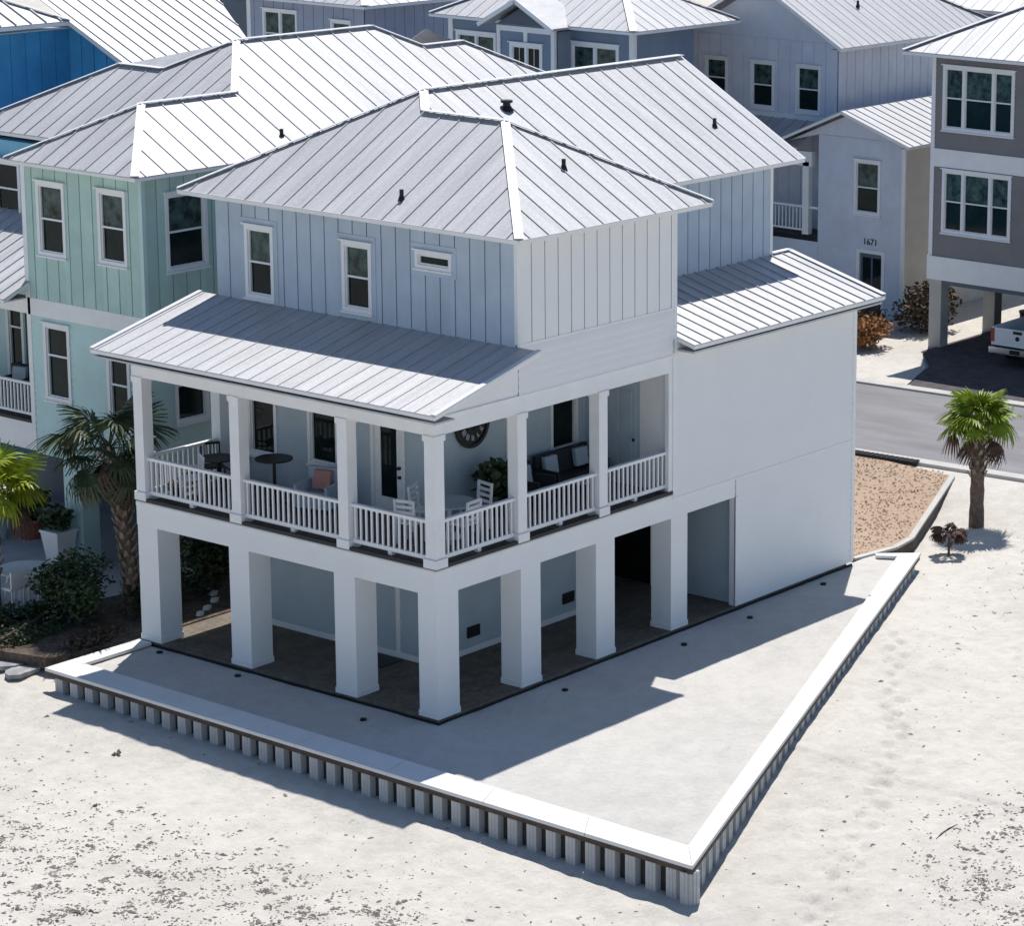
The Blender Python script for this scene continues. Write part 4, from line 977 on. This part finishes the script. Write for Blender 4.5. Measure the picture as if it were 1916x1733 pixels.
# ------------------------------------------------------------------ far row across the road
def hip(par, x0, x1, y0, y1, z, p, sp=.5, gable_x=False, joined=True, th=.02):
    """ridge along the longer side; faces -x and -y built as seamed sheets"""
    lx, ly = x1-x0, y1-y0; hh = min(lx, ly)/2
    r = MB().box(x0+.05, x1-.05, y0+.05, y1-.05, z-.09, z-.06).build('roof', 'soffit', par)
    if lx >= ly: a = (x0+hh, (y0+y1)/2, z+p*hh); b = (x1-hh, (y0+y1)/2, z+p*hh)
    else: a = ((x0+x1)/2, y0+hh, z+p*hh); b = ((x0+x1)/2, y1-hh, z+p*hh)
    c00, c10, c11, c01 = (x0, y0, z), (x1, y0, z), (x1, y1, z), (x0, y1, z)
    if lx >= ly: fs = [[c00, c10, b, a], [c01, c00, a], [c11, c01, a, b], [c10, c11, b]]; hc = [(c00, a), (c01, a), (c10, b), (c11, b)]
    else: fs = [[c00, c10, a], [c01, c00, a, b], [c11, c01, b], [c10, c11, b, a]]; hc = [(c00, a), (c10, a), (c01, b), (c11, b)]
    for f in fs: roof_face(r, f, sp=sp, joined=joined, rib=.016, ribw=.02)
    caps(r, hc+[(a, b)], wd=.26); fascia(par, [(c00, c01), (c00, c10)], h=.09, t=.04)
    return r
# periwinkle
ph_ = thing('periwinkle_house', 'periwinkle grey house at the top, behind the mint roof', 'house')
pw = [(38.52, 40.27, 7.2, 8.95), (35.85, 36.85, 7.2, 8.78)]
wall(ph_, 'x', 34.2, 35.2, 41.0, -.1, 9.3, 'peri', style='board', name='wall', pitch=.5, joined=True, m2='peri', holes=[opening(q) for q in pw])
window(ph_, 'x', 34.2, *pw[0], mull=(39.4,)); window(ph_, 'x', 34.2, *pw[1])
wall(ph_, 'y', 35.2, 34.2, 42, -.1, 9.3, 'peri', style='board', name='wall', pitch=.5, joined=True, m2='peri')
MB().box(34.16, 34.2, 40.88, 41.04, 0, 9.3).build('corner_board', 'trim', ph_); MB().box(35.4, 42, 41.0, 46, -.1, 9.2).build('side_wing', 'dslate', ph_)
MB().box(35.36, 35.4, 42.2, 42.35, 0, 9.2).build('corner_board', 'trim', ph_)
hip(ph_, 33.72, 43, 34.72, 41.5, 9.4, .5)
# slate
sh = thing('slate_house', 'slate blue house with a small gabled bay at the top centre', 'house')
sw = [(23.60, 25.70, 6.9, 8.85), (29.0, 30.85, 6.8, 8.85)]
wall(sh, 'x', 34.2, 23.0, 31.15, -.1, 9.3, 'slate', style='lap', holes=[opening(q) for q in sw])
for q in sw: window(sh, 'x', 34.2, *q, mull=((q[0]+q[1])/2,), cas=.12)
wall(sh, 'y', 23.0, 34.2, 37.4, -.1, 9.3, 'slate', style='lap')
MB().box(34.3, 39, 31.0, 31.15, -.1, 9.3).build('wall', 'slate', sh)
for y in (23.0, 31.03): MB().box(34.14, 34.3, y-.06, y+.14, -.1, 9.3).build('corner_board', 'trim', sh)
hip(sh, 33.65, 39.4, 22.55, 31.6, 9.4, .5)
# bay
bw = [(26.15, 27.6, 6.6, 8.75)]
wall(sh, 'x', 33.3, 25.65, 28.1, -.1, 9.35, 'slate', style='lap', name='bay_wall', holes=[opening(q) for q in bw])
window(sh, 'x', 33.3, *bw[0], mull=(26.88,), cas=.12, sash=False, blind=False, mun=1, name='bay_window')
MB().box(33.42, 34.2, 25.65, 28.1, -.1, 9.2).build('bay_wall', 'slate', sh)
for y in (25.6, 28.0): MB().box(33.24, 33.36, y, y+.15, 0, 9.3).build('corner_board', 'trim', sh)
MB().box(33.25, 33.3, 25.75, 28.0, 9.12, 9.3).build('band', 'trim', sh); MB().box(33.25, 33.3, 26.8, 26.96, 8.8, 9.12).build('batten', 'trim', sh)
MB().prism([(33.3, 25.6, 9.35), (33.3, 28.15, 9.35), (33.3, 26.88, 10.05)], (.9, 0, 0)).build('gable_wall', 'dslate', sh)
for s_, nm in ((-1, 'bay_roof'), (1, 'bay_roof')):
    ya, yb2 = 26.95, 26.95+s_*1.65; MB().prism([(32.8, ya, 10.17), (32.8, yb2, 9.3), (32.8, yb2, 9.38), (32.8, ya, 10.25)], (1.9, 0, 0)).build(nm, 'roof', sh)
    MB().beam((32.79, ya, 10.19), (32.79, yb2, 9.3), .03, .14).build('bargeboard', 'trim', sh)
# lavender
lh = thing('lavender_house', 'pale lavender house with a second floor balcony, across the road', 'house')
UX = 40.3; lu = [(22.62-.15+k, 0, 0, 0) for k in ()]
uw = [(23.75, 24.75, 6.5, 7.95), (21.72, 22.75, 6.3, 7.95), (19.75, 20.8, 6.3, 7.95)]
wall(lh, 'x', UX, 19.05, 25.5, -.1, 8.75, 'lav', style='board', name='upper_wall', pitch=.5, joined=True, m2='lav', holes=[opening(q) for q in uw])
for q in uw: window(lh, 'x', UX, *q)
wall(lh, 'y', 19.05, UX, 49.5, 6.2, 8.75, 'lav', style='board', name='upper_wall', pitch=.5, joined=True, m2='lav')
MB().prism([(UX, 19.05, 8.75), (UX, 25.5, 8.75), (UX, 22.28, 10.62)], (.3, 0, 0)).build('gable_wall', 'lav', lh)
MB().box(UX+.2, 49, 25.3, 25.5, -.1, 8.7).build('upper_wall', 'lav', lh)
MB().box(UX-.05, UX+.05, 25.42, 25.58, 0, 8.75).build('corner_board', 'trim', lh); MB().box(UX-.04, UX+.03, 19.0, 25.5, 6.05, 6.22).build('band', 'trim', lh)
lr = MB().box(UX-.5, 49.5, 18.6, 19, 8.6, 8.64).build('roof', 'soffit', lh)
zr_ = 8.68+.58*3.7
roof_face(lr, [(UX-.55, 18.55, 8.68), (50.2, 18.55, 8.68), (46.5, 22.28, zr_), (UX-.55, 22.28, zr_)], sp=.5, joined=True, rib=.016)
roof_face(lr, [(50.2, 26.0, 8.68), (UX-.55, 26.0, 8.68), (UX-.55, 22.28, zr_), (46.5, 22.28, zr_)], sp=.5, joined=True, rib=.016)
roof_face(lr, [(50.2, 18.55, 8.68), (50.2, 26.0, 8.68), (46.5, 22.28, zr_)], sp=.5, joined=True, rib=.016)
caps(lr, [((50.2, 18.55, 8.68), (46.5, 22.28, zr_))], wd=.4)
fascia(lh, [((UX-.53, 18.55, 8.68), (UX-.53, 22.28, zr_)), ((UX-.53, 26.0, 8.68), (UX-.53, 22.28, zr_)), ((UX-.5, 18.57, 8.68), (50, 18.57, 8.68))], h=.10)
vent(43.2, 20.3, 9.75, 'small dark vent pipe on the lavender house roof')
# lavender lower gable block
LX1 = 39.05; lw1 = [(16.35, 17.42, 3.3, 5.15)]; dr = (16.15, 17.25, -.1, 2.05)
wall(lh, 'x', LX1, 15.4, 18.9, -.1, 5.85, 'lav', style='lap', holes=[opening(q) for q in lw1]+[(16.25, 17.15, -.1, 2.0)])
wq = window(lh, 'x', LX1, *lw1[0])
fb = MB(); wbox(fb, 'x', LX1, 16.25, 17.15, -.1, 2.0, -.12, -.06); fd = fb.build('front_door', 'dslate', lh)
for c in ((16.33, 16.66), (16.74, 17.07)): gq = MB(); wbox(gq, 'x', LX1, c[0], c[1], .3, 1.85, -.06, -.05); gq.build('pane', 'glass', fd)
fq = MB(); wbox(fq, 'x', LX1, 16.12, 16.25, -.1, 2.12, 0, .04); wbox(fq, 'x', LX1, 17.15, 17.28, -.1, 2.12, 0, .04); wbox(fq, 'x', LX1, 16.25, 17.15, 2.0, 2.12, 0, .04); fq.build('door_frame', 'trim', fd)
MB().prism([(LX1, 15.4, 5.85), (LX1, 18.9, 5.85), (LX1, 20.2, 5.5), (LX1, 17.7, 6.6)], (.2, 0, 0)).build('gable_wall', 'lav', lh)
wall(lh, 'y', 15.4, LX1, 47, -.1, 5.85, 'tanwall', style='lap', name='side_wall'); MB().box(LX1-.03, LX1+.04, 15.37, 15.5, -.1, 5.8).build('corner_board', 'trim', lh)
l2 = MB().box(LX1-.3, 47, 15.0, 15.4, 5.7, 5.74).build('gable_roof', 'soffit', lh)
roof_face(l2, [(LX1-.45, 14.95, 5.80), (47, 14.95, 5.80), (47, 17.7, 6.75), (LX1-.45, 17.7, 6.75)], sp=.5, joined=True, rib=.03)
roof_face(l2, [(47, 20.4, 5.55), (LX1-.45, 20.4, 5.55), (LX1-.45, 17.7, 6.75), (47, 17.7, 6.75)], sp=.5, joined=True, rib=.03)
fascia(lh, [((LX1-.43, 14.95, 5.8), (LX1-.43, 17.7, 6.75)), ((LX1-.43, 20.4, 5.55), (LX1-.43, 17.7, 6.75)), ((LX1-.45, 14.97, 5.8), (46, 14.97, 5.8))], h=.08)
# shed roof in front of the upper block + balcony
roof_face(l2, [(38.7, 26, 5.35), (38.7, 19.6, 5.35), (UX, 19.6, 6.05), (UX, 26, 6.05)], sp=.5, joined=True, rib=.03)
fascia(lh, [((38.72, 26, 5.35), (38.72, 19.6, 5.35))], h=.08)
MB().box(LX1, LX1+.2, 19.2, 26, 4.7, 5.2).build('header', 'trim', lh)
MB().box(LX1, LX1+.22, 19.32, 19.58, 2.35, 4.85).build('balcony_post', 'trim', lh)
MB().box(LX1-.02, 42, 18.9, 26, 2.15, 2.32).build('balcony_floor', 'dark', lh); MB().box(LX1-.03, LX1+.2, 18.9, 26, 1.55, 2.15).build('beam', 'lav', lh)
MB().box(LX1+.2, 41.5, 18.75, 18.9, 0, 5.6).build('side_wall', 'lav', lh); MB().box(41.5, 41.7, 18.9, 26, 2.3, 5.6).build('balcony_wall', 'peri', lh)
r = MB(); r.box(LX1+.05, LX1+.13, 19.6, 26, 3.25, 3.33); r.box(LX1+.05, LX1+.12, 19.6, 26, 2.46, 2.53); r.beam((LX1+.1, 19.45, 3.29), (LX1+.1, 18.9, 3.29), .08, .08); ro = r.build('railing', 'trim', lh)
for k in range(20): inst(bal0[0], ro, (LX1+.09, 19.72+k*.15, -.75))
window(lh, 'x', 41.49, 19.1, 19.9, 2.5, 4.9, blind=False, name='balcony_door', sash=False)
fb = MB(); fb.box(39.3, 40.6, 18.9, 18.93, -.1, 1.5); fb.build('under_wall', 'lav', lh)
window(lh, 'x', 41.0, 18.95, 19.9, -.1, 1.5, blind=False, name='lower_window')
MB().box(41.05, 41.3, 18.9, 25, -.1, 1.55).build('under_wall', 'lav', lh)
# house number above the door (illegible digits of about the same size)
txt = bpy.data.curves.new('number', 'FONT'); txt.body = '1671'; txt.size = .30; txt.extrude = .01; txt.align_x = 'CENTER'
to = bpy.data.objects.new('house_number', txt); COL.objects.link(to)
dg = bpy.context.evaluated_depsgraph_get(); me = bpy.data.meshes.new_from_object(to.evaluated_get(dg)); bpy.data.objects.remove(to)
me.materials.clear(); me.materials.append(M['dark']); to = bpy.data.objects.new('house_number', me); COL.objects.link(to); to.parent = lh
to.location = (LX1-.03, 16.72, 2.30); to.rotation_euler = (math.pi/2, 0, -math.pi/2)
# grey house at the right
gh = thing('grey_house', 'warm grey house raised on white columns with triple windows, at the right edge', 'house')
GX = 36.0; gw = [(9.3, 11.95, 6.95, 9.0), (9.33, 11.9, 3.68, 5.72)]
wall(gh, 'x', GX, 2.0, 12.3, 6.35, 9.3, 'gray', style='lap', name='upper_wall', holes=[opening(gw[0])])
wall(gh, 'x', GX, 2.0, 12.3, 2.9, 5.78, 'gray', style='lap', name='middle_wall', holes=[opening(gw[1])])
for q in gw: window(gh, 'x', GX, *q, mull=(q[0]+.78, q[1]-.78), cas=.1)
MB().box(GX-.05, 44, 2.0, 12.34, 5.78, 6.35).build('band', 'trim', gh); MB().box(GX-.08, 44.1, 2.0, 12.38, 2.15, 2.9).build('beam', 'trim', gh)
MB().box(GX-.04, GX+.1, 12.22, 12.36, 2.9, 9.3).build('corner_board', 'trim', gh); MB().box(GX+.1, 44, 12.1, 12.3, 2.9, 9.3).build('side_wall', 'gray', gh)
for x, y in ((35.98, 11.85), (39.2, 11.85), (42.4, 11.85), (35.98, 5.2), (38.3, 9.6)):
    c = MB().box(x, x+.45, y, y+.45, -.1, 2.15).build('column', 'conc', gh)
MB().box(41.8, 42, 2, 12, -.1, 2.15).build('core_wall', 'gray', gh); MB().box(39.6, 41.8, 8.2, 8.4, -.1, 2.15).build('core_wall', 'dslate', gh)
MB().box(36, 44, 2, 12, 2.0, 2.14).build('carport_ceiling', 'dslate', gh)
hip(gh, 35.3, 46, 0.5, 13.05, 9.4, .5, sp=.5)
sheet('sand_patch', [(35.2, 12.05), (48, 12.05), (48, 20), (30.9, 24), (30.75, 12.5), (31.0, 9.75), (33.3, 10.6)], -.085, 'sand', 'white sand with scrub in front of the lavender house')
# far roof behind the lavender house
fh = thing('far_house', 'pale metal roof of a far house between the lavender and the grey house', 'house')
MB().box(55, 66, 14, 30, -.1, 8.6).build('wall', 'peri', fh); hip(fh, 54.4, 66.6, 13.4, 30.6, 8.7, .5)

# ------------------------------------------------------------------ truck
tk = thing('pickup_truck', 'white pickup truck parked in the shade under the grey house, tail to the road', 'truck', (35.05, 8.35, -.05))
b = MB(); Wd = .98
def prof(pts, y0, y1): return MB().prism([(x, y0, z) for x, z in pts], (0, y1-y0, 0))
side = [(.0, .62), (.0, 1.18), (2.15, 1.20), (2.2, 1.25), (4.1, 1.22), (5.35, 1.12), (5.5, .95), (5.5, .55), (4.95, .5), (4.85, .78), (4.6, .92), (4.3, .92), (4.05, .78), (3.95, .48), (1.55, .5), (1.45, .78), (1.2, .92), (.9, .92), (.65, .78), (.55, .58)]
prof([(x, z) for x, z in side], Wd-.09, Wd).build('body_side', 'truck', tk); prof(side, -Wd, -Wd+.09).build('body_side', 'truck', tk)
MB().box(.06, 2.15, -Wd+.09, Wd-.09, .62, .70).build('bed_floor', 'dark', tk)
MB().box(2.15, 5.45, -Wd+.09, Wd-.09, .5, 1.18).build('body', 'truck', tk)
tg = MB().box(-.03, .05, -Wd+.02, Wd-.02, .62, 1.17).build('tailgate', 'truck', tk)
MB().box(-.045, -.031, -.82, .82, .80, 1.06).build('stamped_panel', 'truck', tg); MB().box(-.06, -.045, -.16, .16, 1.04, 1.13).build('handle', 'dark', tg)
MB().cyl((-.046, 0, .90), (-.058, 0, .90), .075, n=14).build('emblem', 'dark', tg)
for s_ in (-1, 1): MB().box(-.045, .06, s_*Wd-.13*(s_ > 0), s_*Wd+.13*(s_ < 0), .72, 1.14).build('tail_light', 'lampred', tk)
MB().box(-.2, -.03, -Wd+.03, Wd-.03, .40, .58).build('bumper', 'chrome', tk); MB().box(-.215, -.2, -.18, .18, .43, .56).build('number_plate', 'dark', tk)
cab = [(2.15, 1.18), (2.25, 1.75), (2.45, 1.84), (3.6, 1.82), (4.35, 1.2)]
prof(cab, -Wd+.12, Wd-.12).build('cab', 'truck', tk)
MB().prism([(2.165, -.7, 1.27), (2.165, .7, 1.27), (2.235, .66, 1.68), (2.235, -.66, 1.68)], (-.012, 0, 0)).build('rear_window', 'glass', tk)
for s_ in (-1, 1): MB().prism([(2.4, s_*(Wd-.12), 1.25), (4.1, s_*(Wd-.12), 1.25), (3.55, s_*(Wd-.12), 1.72), (2.45, s_*(Wd-.12), 1.72)], (0, s_*.012, 0)).build('side_window', 'glass', tk)
MB().prism([(4.3, -.75, 1.24), (4.3, .75, 1.24), (3.7, .7, 1.76), (3.7, -.7, 1.76)], (.03, 0, .02)).build('windscreen', 'glass', tk)
for x in (1.05, 4.45):
    for s_ in (-1, 1):
        wh = MB().cyl((x, s_*(Wd-.26), .38), (x, s_*(Wd-.01), .38), .38, n=24).build('wheel', 'tyre', tk); MB().cyl((x, s_*(Wd-.012), .38), (x, s_*(Wd+.004), .38), .22, n=16).build('rim', 'chrome', wh)
# things stored under the grey house
t = thing('storage_bin', 'dark bin under the grey house between the columns', 'bin', (39.8, 10.9, -.08)); MB().cyl((0, 0, 0), (0, 0, .7), .24, .3, 12).build('bin_body', 'dark', t); MB().cyl((0, 0, .7), (0, 0, .75), .32, n=12).build('lid', 'dark', t)
mx_ = thing('leaning_paddleboard', 'pale board leaning on the wall under the grey house behind the truck', 'paddleboard', (41.5, 9.3, -.08)); MB().prism([(0, -.3, .1), (0, -.35, 1.2), (0, 0, 2.0), (0, .35, 1.2), (0, .3, .1)], (.08, 0, 0)).build('board_deck', 'trim', mx_)
bpy.context.view_layer.update()
